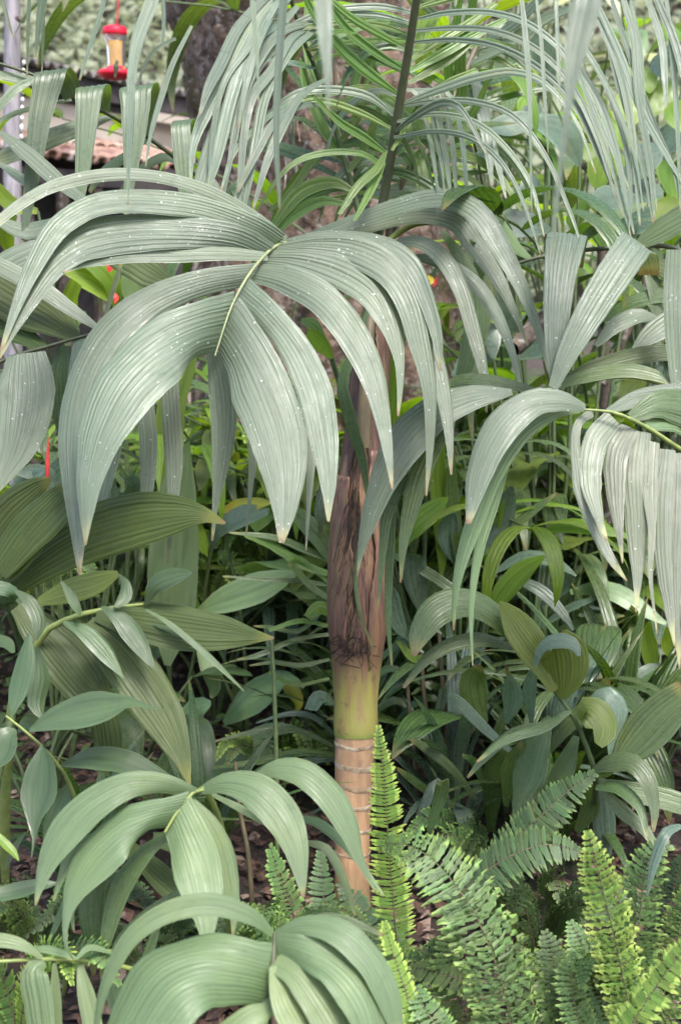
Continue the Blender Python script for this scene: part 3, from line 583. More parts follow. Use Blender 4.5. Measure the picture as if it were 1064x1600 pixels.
lf(fA, [(438, 380, 10), (510, 372, 26), (590, 382, 34), (640, 412, 34), (668, 470, 26), (684, 530, 16), (688, 580, 3)], d=(2.08, 1.95), pleats=5, roll=38)
lf(fA, [(560, 420, 12), (610, 440, 30), (655, 500, 34), (685, 580, 28), (700, 660, 18), (705, 742, 3)], d=(2.1, 1.95), pleats=5, roll=34)
for pts, dd in [([(330, 545, 14), (345, 600, 40), (350, 660, 40), (346, 720, 28), (338, 780, 12), (332, 845, 3)], (2.0, 1.96)),
                ([(300, 545, 10), (268, 580, 26), (268, 650, 30), (272, 720, 28), (270, 790, 15), (262, 880, 3)], (2.05, 1.98)),
                ([(260, 560, 10), (228, 610, 26), (232, 680, 28), (232, 740, 24), (226, 800, 14), (218, 860, 3)], (2.05, 1.98)),
                ([(345, 600, 6), (390, 640, 20), (396, 700, 16), (392, 760, 8), (385, 835, 2)], (2.1, 2.05)),
                ([(480, 640, 8), (486, 700, 16), (484, 760, 10), (478, 860, 2)], (2.05, 1.95))]:
    lf(fA, pts, M_GREY, dd, 5, roll=8, camber=.15)
# --- frond B: arching right behind A
fB = tube(pm, pm.root, [(592, 400, 6, 2.4), (612, 372, 5, 2.42), (650, 350, 4.5, 2.4), (700, 352, 3.5, 2.36), (742, 380, 2, 2.3)], M_RACHIS, name='frond', m=8)
lf(fB, [(470, 372, 8), (540, 350, 20), (620, 322, 26), (690, 308, 30), (745, 330, 34), (785, 390, 30), (815, 450, 22), (842, 520, 12), (862, 596, 3)], d=(2.35, 2.15), pleats=6, roll=32)
lf(fB, [(500, 376, 8), (570, 355, 18), (650, 335, 26), (710, 345, 30), (740, 380, 30), (775, 430, 24), (800, 480, 12), (825, 540, 3)], d=(2.38, 2.25), pleats=5, roll=32)
lf(fB, [(600, 385, 8), (650, 376, 20), (690, 400, 26), (720, 450, 26), (740, 520, 22), (755, 580, 15), (760, 645, 3)], d=(2.35, 2.2), pleats=5, roll=30)
lf(fB, [(640, 400, 8), (690, 410, 20), (740, 440, 22), (775, 490, 20), (800, 550, 12), (815, 615, 3)], d=(2.4, 2.3), pleats=5, roll=28)
lf(fB, [(690, 360, 8), (730, 420, 24), (745, 480, 28), (730, 560, 26), (710, 640, 14), (700, 700, 3)], M_UNDER, d=(2.45, 2.4), pleats=5, roll=20)
lf(fB, [(700, 350, 8), (770, 400, 24), (760, 470, 26), (742, 560, 24), (735, 640, 12), (738, 690, 3)], M_UNDER, d=(2.5, 2.45), pleats=5, roll=20)
lf(fB, [(580, 470, 6), (555, 540, 12), (535, 600, 18), (548, 660, 20), (566, 720, 14), (575, 790, 3)], M_UNDER, d=(2.25, 2.2), pleats=4, roll=15)
# --- frond C: rising straight up out of the crown
fC = tube(pm, pm.root, [(584, 420, 8, 2.4), (596, 330, 7.6, 2.38), (608, 262, 7.4, 2.35), (622, 175, 7.2, 2.3), (638, 80, 6.8, 2.24), (652, -10, 6.4, 2.18), (672, -140, 5, 2.1)], M_STALK, name='frond', m=10, n=36)
def upl(pts, **k): lf(fC, pts, k.pop('mat', M_UPPER), k.pop('d', (2.3, 2.2)), k.pop('pleats', 2), amp=.4, fold=k.pop('fold', .25), **k)
LC = [[(645, 20, 5), (600, 11, 10), (545, 12, 10), (495, 22, 10), (430, 60, 9), (380, 130, 8), (345, 230, 3)], [(641, 36, 5), (590, 23, 10), (530, 22, 10), (470, 34, 9), (400, 90, 8), (350, 190, 6), (330, 290, 2)],
      [(638, 54, 5), (595, 40, 10), (540, 37, 10), (470, 42, 9), (380, 52, 6)], [(634, 76, 6), (595, 54, 12), (550, 28, 12), (510, -5, 9)],
      [(629, 108, 6), (590, 84, 13), (545, 48, 14), (500, -10, 10)], [(621, 146, 6), (575, 112, 17), (530, 72, 17), (490, 20, 12), (470, -20, 8)],
      [(613, 178, 5), (575, 150, 12), (520, 140, 13), (465, 146, 12), (420, 180, 9), (385, 240, 6), (372, 300, 2)], [(610, 200, 5), (560, 175, 11), (500, 158, 12), (445, 175, 10), (405, 230, 7), (388, 300, 2)],
      [(604, 240, 5), (570, 215, 13), (530, 190, 12), (490, 150, 6)], [(600, 262, 5), (565, 240, 9), (500, 240, 10), (450, 262, 8), (400, 330, 3)],
      [(603, 235, 5), (590, 262, 12), (560, 290, 12), (530, 335, 6)], [(600, 255, 5), (585, 285, 12), (570, 315, 10), (553, 345, 4)]]
for p_ in LC: upl(p_, mat=M_UPPER if len(p_) < 7 else M_THIN)
RC = [[(655, -5, 5), (700, -25, 12), (740, -40, 12)], [(652, 12, 5), (690, 0, 12), (730, -12, 10)], [(651, 30, 5), (700, 20, 9), (770, 20, 10), (830, 40, 10), (890, 95, 9), (940, 200, 7), (985, 300, 2)],
      [(648, 48, 5), (705, 44, 9), (770, 48, 10), (835, 75, 10), (890, 130, 9), (930, 210, 8), (962, 310, 2)], [(646, 66, 5), (710, 62, 9), (775, 72, 10), (840, 105, 11), (895, 160, 10), (935, 240, 8), (975, 340, 2)],
      [(643, 92, 6), (690, 62, 14), (730, 38, 14), (775, 5, 8)], [(640, 112, 6), (690, 84, 15), (735, 58, 14), (790, 30, 8)], [(637, 130, 6), (680, 105, 16), (720, 78, 14), (760, 40, 8)],
      [(630, 162, 5), (680, 142, 12), (740, 122, 14), (800, 112, 12), (850, 130, 9), (900, 190, 5), (930, 270, 2)], [(628, 165, 5), (680, 158, 9), (740, 158, 10), (800, 180, 10), (850, 240, 8), (890, 330, 6), (910, 390, 2)],
      [(620, 190, 5), (680, 178, 8), (740, 190, 10), (790, 230, 9), (830, 290, 7), (850, 370, 2)], [(615, 215, 5), (680, 205, 8), (735, 215, 9), (780, 250, 8), (815, 310, 6), (845, 400, 2)],
      [(612, 235, 5), (660, 160, 12), (700, 130, 14), (745, 110, 10)], [(618, 205, 5), (650, 180, 12), (690, 160, 14), (720, 170, 10), (760, 240, 4)]]
for i, p_ in enumerate(RC): upl(p_, mat=M_THIN if len(p_) > 4 else M_UPPER, d=(2.3, 2.15) if len(p_) > 4 else (2.3, 2.35))
for x0, x1, y1, w_ in [(640, 680, 310, 7), (652, 690, 300, 6), (660, 700, 312, 8), (676, 712, 330, 7), (690, 730, 345, 6)]:
    lf(fC, [(628 + (x0 - 640) * .5, 140, 4), (x0 + 10, 145, w_), ((x0 + x1) / 2 + 10, 210, w_ + 2), (x1, y1 - 40, w_ - 1), (x1 + 4, y1, 2)], M_THIN, (2.3, 2.28), 2, fold=.25)
# --- frond D: leaning up to the left, its leaflets hanging like a curtain
fD = tube(pm, pm.root, [(582, 430, 7, 2.42), (560, 330, 5, 2.42), (535, 240, 4.4, 2.4), (505, 140, 4, 2.36), (470, 50, 3.6, 2.3), (440, -60, 3, 2.2)], M_STEMG, name='frond', m=8, n=26)
DL = [[(480, 60, 6), (430, 72, 15), (385, 130, 19), (350, 210, 17), (325, 290, 12), (312, 345, 3)], [(478, 52, 6), (430, 40, 14), (390, 75, 18), (362, 150, 20), (340, 240, 18), (322, 310, 3)],
      [(500, 32, 6), (440, 50, 13), (400, 100, 16), (375, 170, 14), (362, 240, 9), (345, 330, 2)], [(465, 10, 8), (420, 60, 18), (380, 130, 20), (340, 200, 22), (310, 290, 16), (305, 340, 4)],
      [(450, -20, 10), (400, 40, 20), (360, 110, 22), (325, 170, 20), (302, 230, 12), (298, 290, 3)], [(430, -20, 10), (375, 40, 16), (345, 100, 18), (325, 140, 14), (312, 180, 4)],
      [(490, 38, 6), (455, 60, 12), (425, 110, 16), (395, 150, 15), (382, 210, 12), (375, 290, 9), (370, 340, 3)], [(515, 120, 5), (470, 150, 12), (440, 200, 16), (415, 260, 12), (395, 330, 3)],
      [(510, 165, 5), (470, 165, 10), (430, 190, 12), (400, 240, 13), (372, 300, 4)], [(470, 155, 5), (430, 175, 8), (395, 205, 9), (365, 240, 8), (345, 300, 3)],
      [(500, 40, 5), (452, 82, 14), (415, 150, 16), (400, 220, 16), (388, 290, 10), (375, 360, 2)], [(420, 0, 8), (440, -10, 8), (400, 60, 9), (350, 130, 9), (330, 240, 8), (330, 340, 2)],
      [(460, -10, 8), (425, 20, 14), (405, 60, 14), (385, 130, 10), (372, 200, 2)]]
for p_ in DL: lf(fD, p_, M_THIN, (2.25, 2.05), 3, fold=.15, roll=18, bulge=-.04)
for p_ in [[(540, 250, 5), (500, 240, 10), (455, 300, 10), (420, 330, 4)], [(555, 300, 6), (520, 285, 18), (470, 300, 22), (430, 350, 12), (410, 380, 4)], [(548, 320, 5), (500, 315, 16), (450, 345, 14), (425, 375, 4)],
           [(520, 190, 6), (545, 160, 14), (560, 110, 14), (575, 60, 6)], [(530, 225, 6), (555, 190, 16), (572, 140, 14), (585, 90, 6)], [(515, 170, 6), (490, 120, 14), (478, 60, 12), (480, 0, 5)], [(545, 270, 6), (575, 220, 14), (590, 180, 12), (600, 130, 4)],
           [(500, 120, 6), (500, 70, 16), (505, 20, 14), (520, -20, 6)], [(540, 250, 6), (505, 200, 16), (478, 130, 14), (470, 90, 4)]]:
    lf(fD, p_, M_UPPER, (2.4, 2.42), 2, fold=.25)
# --- frond E: brown stalk leaning up to the right
fE = tube(pm, pm.root, [(600, 430, 6, 2.5), (622, 330, 5.6, 2.55), (660, 250, 5.2, 2.6), (700, 170, 5, 2.65), (745, 70, 4.6, 2.7), (790, -40, 4, 2.7)], M_STALKB, name='frond', m=8, n=22)
for p_ in [[(640, 290, 6), (652, 240, 22), (664, 300, 24), (668, 340, 14)], [(690, 190, 6), (720, 150, 18), (718, 90, 18), (735, 20, 14), (745, -20, 8)], [(705, 160, 6), (700, 100, 16), (712, 40, 14), (720, -10, 6)],
           [(720, 130, 6), (745, 170, 16), (770, 230, 12), (790, 310, 3)], [(735, 100, 6), (790, 70, 18), (850, 30, 18), (900, 10, 8)], [(745, 70, 6), (800, 40, 16), (850, -10, 12)], [(715, 150, 6), (690, 200, 10), (690, 280, 10), (700, 345, 3)],
           [(735, 110, 6), (750, 150, 20), (760, 210, 18), (768, 290, 4)], [(680, 210, 5), (725, 195, 16), (752, 150, 10), (770, 95, 4)], [(665, 250, 5), (720, 240, 12), (775, 270, 12), (815, 330, 4)], [(650, 270, 5), (700, 262, 8), (760, 300, 8), (800, 360, 2)]]:
    lf(fE, p_, M_UPPER if p_[0][1] > 150 else M_THIN, (2.6, 2.5), 3, fold=.12)
# more leaflets crowding the crown
def rpt(rows, t):
    a = cr([(r_[0], r_[1], r_[3]) for r_ in rows], 20); return a[int(t * 19)]
RA = {'C': (fC, [(596, 330, 7, 2.38), (622, 175, 7, 2.3), (652, -10, 6, 2.18)]), 'D': (fD, [(560, 330, 6, 2.4), (505, 140, 5, 2.3), (470, 50, 4, 2.2)]), 'E': (fE, [(622, 330, 6, 2.55), (700, 170, 5, 2.65), (745, 70, 5, 2.7)])}
for k in range(78):
    key = 'CDEED'[k % 5]; f_, rows = RA[key]; b_ = rpt(rows, rnd.random()); s = rnd.choice((-1, 1)); L_ = rnd.uniform(70, 190); up_ = rnd.uniform(-.15, .75)
    x, y, d_ = b_; w_ = rnd.uniform(6, 13)
    if key == 'D' and s < 0 and rnd.random() < .5: s = 1
    an = rnd.uniform(.15, 1.0); cx_, cy_ = math.cos(an), math.sin(an); dp = rnd.uniform(.05, .3)
    p_ = [(x, y, 4), (x + s * L_ * .35 * cx_, y - L_ * .35 * cy_, w_), (x + s * L_ * .75 * cx_, y - L_ * .75 * cy_ + L_ * dp * .3, w_), (x + s * L_ * 1.1 * cx_, y - L_ * 1.05 * cy_ + L_ * dp, 2)]
    if up_ < .05: p_ = [(x, y, 4), (x + s * L_ * .4, y - L_ * .1, w_), (x + s * L_ * .8, y + L_ * .1, w_), (x + s * L_ * 1.1, y + L_ * .5, w_ * .6), (x + s * L_ * 1.25, y + L_ * 1.0, 2)]
    lf(f_, p_, [M_UPPER, M_UPPER, M_UNDER, M_THIN, M_DARK][rnd.randrange(5)], (d_ + .05, d_ + rnd.uniform(-.05, .45)), 2, fold=.2, roll=rnd.uniform(10, 50))
# extra stalks in the crown
for p_ in [[(572, 520, 10, 2.38), (580, 420, 8, 2.4), (575, 330, 5.5, 2.45), (535, 200, 4.5, 2.5), (520, 90, 3, 2.5)], [(598, 500, 9, 2.42), (606, 420, 7, 2.45), (612, 330, 5, 2.5), (640, 260, 4, 2.5)], [(566, 700, 13, 2.33), (572, 600, 11, 2.33), (578, 500, 9, 2.36), (588, 410, 7, 2.38)]]:
    tube(pm, pm.root, p_, M_STALKB, name='petiole', m=10)

# ================================================================== OVERHANGING FRONDS ABOVE THE CAMERA
def hang(base, label, items, mat=M_THIN, rach=None, name='palm_frond'):
    pl = Plant(name, base, label, 'palm frond', 'palm fronds hanging in from above')
    f = tube(pl, pl.root, rach, M_STALK, name='rachis', m=7)
    for p_, d_, pl_ in items: blade(pl, pl.root, p_, mat, d_, pl_, 14, fold=.12, camber=.1)
    return pl
hang(P(700, -130, 1.0), 'blurred pale leaflets hanging from above, very close to the lens', [
    ([(500, -60, 30), (505, 0, 28), (508, 60, 22), (512, 120, 10), (514, 175, 3)], (1.05, 1.0), 3), ([(930, -60, 52), (915, 10, 46), (898, 90, 32), (888, 160, 13), (878, 240, 8), (868, 330, 7), (862, 400, 3)], (1.02, .96), 4)], rach=[(430, -70, 3, 1.06), (700, -90, 3.5, 1.05), (960, -70, 3, 1.03)])
hang(P(450, -130, 1.6), 'long thin leaflets hanging from above in front of the mottled trunk', [
    ([(446, -40, 12), (440, 40, 13), (434, 130, 12), (432, 230, 9), (436, 300, 6), (437, 330, 2)], (1.6, 1.62), 2), ([(392, -40, 7), (398, 40, 8), (402, 90, 6), (404, 160, 2)], (1.6, 1.6), 2), ([(255, -40, 5), (256, 40, 6), (254, 80, 2)], (1.7, 1.7), 2),
    ([(250, -40, 16), (235, 10, 20), (216, 60, 20), (206, 120, 14), (203, 200, 10), (200, 320, 3)], (1.75, 1.7), 3), ([(170, -30, 6), (158, 20, 7), (140, 75, 6), (125, 125, 3)], (1.8, 1.8), 2), ([(275, 60, 5), (245, 75, 5), (225, 105, 5), (215, 140, 3)], (1.8, 1.8), 2), ([(300, 40, 5), (270, 100, 8), (250, 160, 9), (236, 210, 6), (228, 260, 2)], (1.85, 1.8), 2)],
    rach=[(150, -50, 3, 1.8), (300, -60, 3, 1.7), (460, -50, 3, 1.6)])
hang(P(60, -90, 1.9), 'narrow dark leaflets hanging from above beside the grey post', [([(72, -30, 12), (66, 10, 13), (60, 50, 8), (56, 90, 3)], (1.9, 1.9), 2), ([(48, -30, 5), (45, 30, 6), (43, 120, 2)], (1.9, 1.9), 2), ([(70, -10, 4), (68, 60, 5), (66, 118, 2)], (1.95, 1.95), 2), ([(0, -20, 6), (10, 20, 6), (22, 60, 2)], (1.9, 1.9), 2)], M_FOLDED,
    rach=[(-10, -40, 3, 1.95), (90, -42, 3, 1.95)])
it = []
for p_, w_ in [([(932, 6), (970, 90), (1000, 170), (1045, 250), (1075, 300)], 12), ([(935, 30), (965, 100), (984, 183), (993, 274), (999, 352)], 13), ([(971, -10), (990, 61), (996, 146), (1014, 260), (1022, 344)], 12), ([(1004, -20), (1032, 60), (1038, 120), (1040, 170)], 11),
              ([(1018, -20), (1052, 60), (1066, 110), (1080, 170)], 13), ([(904, 106), (938, 164), (959, 225), (974, 290), (990, 366)], 13), ([(905, 60), (945, 130), (975, 220), (985, 300), (982, 360)], 9), ([(955, 0), (985, 90), (1020, 190), (1050, 260), (1064, 330)], 9),
              ([(940, 20), (962, 120), (990, 210), (1010, 290), (1020, 350)], 8), ([(900, 100), (930, 190), (955, 260), (975, 330), (985, 370)], 8), ([(985, 0), (1000, 80), (1005, 170), (1018, 260), (1026, 330)], 7), ([(880, 40), (915, 80), (955, 150), (990, 240), (1005, 330)], 8),
              ([(815, 0), (820, 50), (826, 120), (828, 200), (830, 330)], 9), ([(838, 0), (845, 60), (850, 140), (856, 240)], 6), ([(868, 0), (872, 90), (874, 160)], 7), ([(1040, -10), (1050, 90), (1058, 200), (1062, 330)], 8)]:
    n_ = len(p_); it.append(([(x, y, w_ * [.7, 1, .9, .6, .22][min(4, int(4 * i / (n_ - 1)))]) for i, (x, y) in enumerate(p_)], (1.85, 1.8), 2))
hang(P(950, -120, 1.9), 'spray of long pale thread-like leaflets hanging from above, upper right corner', it, rach=[(800, -30, 3, 1.95), (930, -25, 3.5, 1.9), (1060, -60, 3, 1.9)])

# ================================================================== LEFT FROND WITH FOLDED LEAFLETS
fl = Plant('palm_frond', P(460, 420, 2.9), 'dark stalked palm frond with four sharply folded leaflets in front of the house', 'palm frond')
ra = tube(fl, fl.root, [(-30, 90, 2.4, 2.5), (60, 120, 2.6, 2.52), (113, 152, 3, 2.55), (165, 176, 3.2, 2.6), (230, 214, 3.6, 2.65), (285, 255, 3.8, 2.7), (350, 310, 4, 2.75), (460, 420, 5, 2.9)], M_STALK, name='rachis', m=8)
def foldleaf(rx, ry, x, y, w0, pts, d):
    rows = [(rx, ry, w0 * .55, d + .12), ((rx + x) / 2 + 8, (ry + y) / 2 - 6, w0 * .8, d + .1), (x + 14, y + 2, w0 * .98, d + .07), (x + 6, y - 3, w0, d + .04), (x, y + 3, w0, d + .01)] + [(a, b, c, d - .01 * i) for i, (a, b, c) in enumerate(pts)]
    blade(fl, fl.root, rows, M_FOLDED, None, 5, side=(1, -.22, .25), n=40, amp=.15, camber=.06)
foldleaf(114, 153, 78, 112, 48, [(70, 150, 40), (62, 190, 34), (54, 250, 27), (46, 310, 18), (34, 400, 3)], 2.42)
foldleaf(160, 177, 140, 137, 42, [(138, 165, 38), (134, 210, 32), (130, 265, 23), (124, 320, 14), (118, 390, 3)], 2.48)
foldleaf(226, 212, 212, 136, 50, [(212, 165, 45), (210, 205, 37), (206, 255, 24), (200, 310, 12), (196, 360, 3)], 2.52)
foldleaf(275, 248, 283, 190, 30, [(284, 215, 30), (287, 255, 28), (291, 310, 20), (294, 380, 6)], 2.58)
for p_, d_ in [([(180, 180, 6), (120, 200, 24), (60, 222, 30), (-10, 252, 22)], (2.62, 2.55)), ([(110, 150, 5), (70, 130, 12), (30, 122, 16), (-20, 112, 10)], (2.56, 2.5)), ([(112, 155, 5), (60, 166, 8), (20, 178, 8), (-20, 200, 4)], (2.56, 2.5)), ([(60, 122, 5), (30, 135, 14), (5, 160, 12), (-20, 195, 5)], (2.5, 2.45)),
               ([(232, 216, 5), (195, 245, 14), (160, 270, 14), (140, 300, 6)], (2.68, 2.75)), ([(290, 258, 5), (255, 245, 14), (215, 270, 13), (180, 310, 4)], (2.72, 2.8)), ([(300, 265, 5), (330, 285, 18), (345, 320, 14)], (2.72, 2.7)), ([(350, 310, 6), (370, 290, 20), (385, 330, 22), (390, 370, 10)], (2.75, 2.7))]:
    blade(fl, fl.root, p_, M_FOLDED, d_, 4, 35)

# ================================================================== LEFT PLEATED FROND
lp = Plant('palm_frond', P(-120, 640, 2.1), 'pleated palm frond reaching in from the left edge with wide pale hanging leaflets', 'palm frond')
rc = tube(lp, lp.root, [(-120, 640, 4, 2.1), (0, 566, 3.2, 2.1), (80, 540, 2.8, 2.1), (160, 517, 2, 2.1)], M_STALK, name='rachis', m=8)
for p_, m_, d_, n_, k_ in [([(122, 528, 14), (75, 495, 60), (30, 470, 72), (-40, 425, 60)], M_OLIVE, (2.12, 2.2), 9, {'amp': .32}), ([(70, 545, 14), (30, 520, 34), (-40, 490, 30)], M_OLIVE, (2.12, 2.2), 6, {'amp': .32}),
        ([(158, 516, 6), (115, 485, 20), (60, 446, 26), (0, 415, 26), (-40, 398, 18)], M_GREY, (2.1, 2.12), 5, {}), ([(160, 512, 5), (178, 450, 8), (190, 410, 6)], M_OLIVE, (2.15, 2.2), 3, {}),
        ([(40, 552, 60), (42, 600, 84), (38, 650, 80), (26, 700, 58), (5, 745, 26), (-10, 775, 5)], M_GREY, (2.08, 1.98), 12, {'roll': 14}), ([(-20, 575, 60), (-15, 650, 60), (-10, 720, 40), (0, 760, 20)], M_GREY, (2.1, 2.03), 9, {'roll': 14}),
        ([(145, 525, 60), (148, 570, 82), (150, 640, 88), (148, 710, 76), (146, 770, 50), (143, 830, 26), (140, 880, 5)], M_GREY, (2.1, 2.02), 12, {'roll': 10}), ([(100, 540, 20), (96, 590, 40), (98, 640, 34), (100, 700, 10)], M_UNDER, (2.15, 2.15), 6, {'roll': 30}),
        ([(160, 515, 6), (190, 498, 24), (215, 490, 20), (240, 500, 6)], M_GREY, (2.12, 2.12), 5, {}), ([(270, 445, 10), (240, 430, 44), (205, 408, 46), (170, 395, 30)], M_OLIVE, (2.3, 2.35), 7, {'amp': .3}),
        ([(100, 372, 10), (50, 395, 40), (10, 415, 44), (-40, 440, 36)], M_GREY, (2.25, 2.25), 6, {}), ([(0, 205, 8), (45, 240, 24), (95, 285, 22), (140, 320, 10)], M_GREY, (2.4, 2.3), 4, {}), ([(0, 255, 6), (30, 275, 16), (60, 300, 8)], M_GREY, (2.45, 2.4), 3, {}),
        ([(-10, 340, 10), (40, 360, 26), (80, 350, 18), (110, 330, 5)], M_GREY, (2.4, 2.35), 5, {})]:
    blade(lp, lp.root, p_, m_, d_, n_, **k_)

# ================================================================== RIGHT PALM
rp = Plant('palm_tree', G(1190, 2.3), 'palm at the right edge with faded torn leaflets and two upright bent blades', 'palm')
def rb(f, p_, m_=M_GREY, d_=(1.9, 1.8), n_=7, **k): return blade(rp, f, p_, m_, d_, n_, **k)
tube(rp, rp.root, [(*rp.base, .04), (*P(1190, 1000, 2.3), .035), (*P(1185, 760, 2.28), .03)], M_SHAFT, name='stem', world=True, m=14)
f1 = tube(rp, rp.root, [(1185, 780, 6, 2.28), (1120, 725, 5, 2.1), (1064, 703, 4.4, 1.98), (1010, 668, 3.6, 1.92), (960, 645, 2.8, 1.9), (912, 640, 2, 1.9)], M_RACHIS, name='frond', m=8)
rb(f1, [(914, 637, 12), (880, 625, 30), (835, 626, 44), (795, 652, 52), (765, 695, 50), (746, 745, 38), (737, 790, 20), (731, 818, 8)], d_=(1.9, 1.8), n_=8, camber=.3)
rb(f1, [(905, 640, 10), (870, 640, 24), (815, 670, 34), (772, 730, 36), (745, 800, 30), (722, 870, 20), (710, 930, 10), (708, 985, 3)], M_PALE, (1.92, 1.86), 6, camber=.3)
rb(f1, [(800, 690, 10), (770, 780, 22), (748, 860, 16), (736, 950, 8), (738, 1040, 2)], M_PALE, (1.95, 1.9), 4, roll=10)
rb(f1, [(800, 612, 10), (735, 620, 40), (675, 645, 58), (630, 690, 62), (598, 750, 46), (575, 815, 26), (562, 870, 8), (558, 900, 3)], M_GREY, (2.05, 2.02), 8, camber=.28)
rb(f1, [(690, 650, 20), (640, 690, 36), (600, 760, 30), (572, 830, 16), (556, 890, 8), (560, 950, 5), (585, 1020, 2)], M_UNDER, (2.07, 2.04), 5)
rb(f1, [(700, 660, 16), (660, 730, 34), (640, 800, 26), (630, 850, 14), (626, 910, 3)], M_UNDER, (2.08, 2.05), 5, roll=12)
rb(f1, [(640, 740, 8), (606, 800, 18), (598, 860, 12), (590, 955, 2)], M_UNDER, (2.1, 2.08), 3, roll=10)
rb(f1, [(615, 760, 8), (610, 850, 14), (606, 960, 10), (612, 1040, 3)], M_UNDER, (2.12, 2.12), 3, roll=10)
for p_, n_ in [([(925, 645, 14), (902, 664, 14), (900, 720, 16), (912, 780, 22), (940, 846, 18), (962, 885, 10), (979, 908, 2)], 4), ([(960, 655, 34), (930, 690, 40), (922, 750, 34), (932, 800, 18), (948, 845, 3)], 6), ([(985, 668, 30), (962, 710, 38), (962, 780, 26), (968, 840, 10), (972, 880, 2)], 5), ([(1000, 674, 34), (992, 730, 44), (994, 800, 36), (996, 870, 24), (995, 920, 10), (993, 956, 2)], 7),
               ([(1020, 690, 22), (1016, 760, 24), (1018, 830, 12), (1016, 900, 7), (1026, 990, 2)], 4), ([(1042, 702, 26), (1034, 790, 30), (1036, 880, 26), (1046, 960, 14), (1053, 1010, 2)], 5), ([(1062, 708, 30), (1060, 800, 34), (1056, 890, 28), (1058, 970, 16), (1061, 1046, 2)], 6), ([(1095, 725, 50), (1085, 820, 54), (1076, 920, 34), (1070, 1010, 4)], 8)]:
    rb(f1, p_, M_TATTER, (1.92, 1.82 + rnd.uniform(-.02, .02)), n_, roll=rnd.uniform(-18, 25), ragged=.045, amp=.22)
rb(f1, [(985, 652, 16), (1030, 632, 44), (1080, 640, 60), (1140, 660, 50)], M_UNDER, (1.94, 2.0), 8, amp=.32); rb(f1, [(950, 642, 10), (1000, 622, 30), (1060, 618, 40), (1140, 625, 40)], M_GREY, (1.95, 2.05), 7, amp=.3); rb(f1, [(1010, 665, 14), (1060, 660, 34), (1120, 690, 34)], M_PALE, (1.94, 2.0), 6, amp=.3)
f2 = tube(rp, rp.root, [(1185, 770, 6, 2.3), (1100, 640, 5, 2.25), (1000, 590, 4, 2.2), (900, 598, 3.4, 2.15), (840, 612, 2.6, 2.12)], M_RACHIS, name='frond', m=8)
def up(p_, w_, d0, mat=M_GREY):
    rb(f2, p_, mat, None, 8, side=w_, n=36, amp=.16, camber=.1, flip=True)
up([(868, 606, 14, 2.03), (868, 560, 30, 2.04), (869, 500, 40, 2.06), (874, 440, 50, 2.09), (880, 395, 58, 2.12), (884, 372, 62, 2.15), (886, 364, 62, 2.18), (888, 372, 58, 2.23), (890, 420, 40, 2.27)], (1, .1, 0), 2.1)
up([(864, 606, 16, 2.02), (885, 556, 32, 2.03), (915, 500, 46, 2.05), (948, 446, 54, 2.08), (975, 405, 56, 2.11), (990, 385, 56, 2.14), (996, 378, 54, 2.18), (1004, 388, 50, 2.23), (1014, 430, 36, 2.27)], (.85, .62, 0), 2.1)
rb(f2, [(860, 604, 8), (920, 578, 24), (990, 556, 28), (1060, 548, 22), (1100, 552, 10)], M_OLIVE, (2.14, 2.2), 6); rb(f2, [(850, 610, 8), (920, 586, 20), (985, 578, 22), (1040, 592, 14), (1056, 606, 4)], M_UNDER, (2.14, 2.1), 5)
rb(f2, [(840, 610, 6), (790, 600, 20), (730, 592, 20), (690, 600, 6)], M_UNDER, (2.14, 2.2), 5); rb(f2, [(930, 540, 8), (965, 505, 26), (1000, 492, 22), (1030, 500, 5)], M_GREY, (2.2, 2.25), 5); rb(f2, [(990, 545, 8), (1020, 520, 34), (1060, 490, 36), (1100, 460, 20)], M_GREY, (2.2, 2.25), 6)
rb(f2, [(1056, 390, 30), (1054, 460, 34), (1056, 540, 30), (1062, 640, 16)], M_GREY, (2.1, 2.1), 5, roll=12); rb(f2, [(1030, 600, 10), (1040, 560, 26), (1030, 620, 24), (1035, 660, 6)], M_BLUE, (2.25, 2.25), 5)
f3 = tube(rp, rp.root, [(1185, 700, 5, 2.6), (1120, 480, 4.5, 2.6), (1064, 392, 4, 2.6), (950, 388, 3.6, 2.6), (850, 400, 3.2, 2.6), (780, 420, 2.4, 2.6)], M_STALK, name='frond', m=8)
for p_, m_ in [([(890, 395, 6), (925, 360, 16), (970, 332, 16), (1010, 318, 5)], M_PALE), ([(985, 390, 8), (1030, 360, 36), (1080, 330, 40)], M_PALE), ([(990, 395, 8), (1040, 420, 30), (1090, 440, 30)], M_OLIVE), ([(940, 500, 8), (990, 470, 22), (1060, 455, 24), (1090, 460, 10)], M_DARK), ([(800, 415, 6), (770, 395, 22), (740, 440, 16), (730, 480, 4)], M_UNDER), ([(830, 405, 6), (800, 380, 20), (770, 330, 16), (740, 290, 5)], M_PALE), ([(1000, 400, 6), (1020, 440, 20), (1026, 500, 14), (1030, 560, 3)], M_UNDER)]:
    rb(f3, p_, m_, (2.6, 2.55), 6)

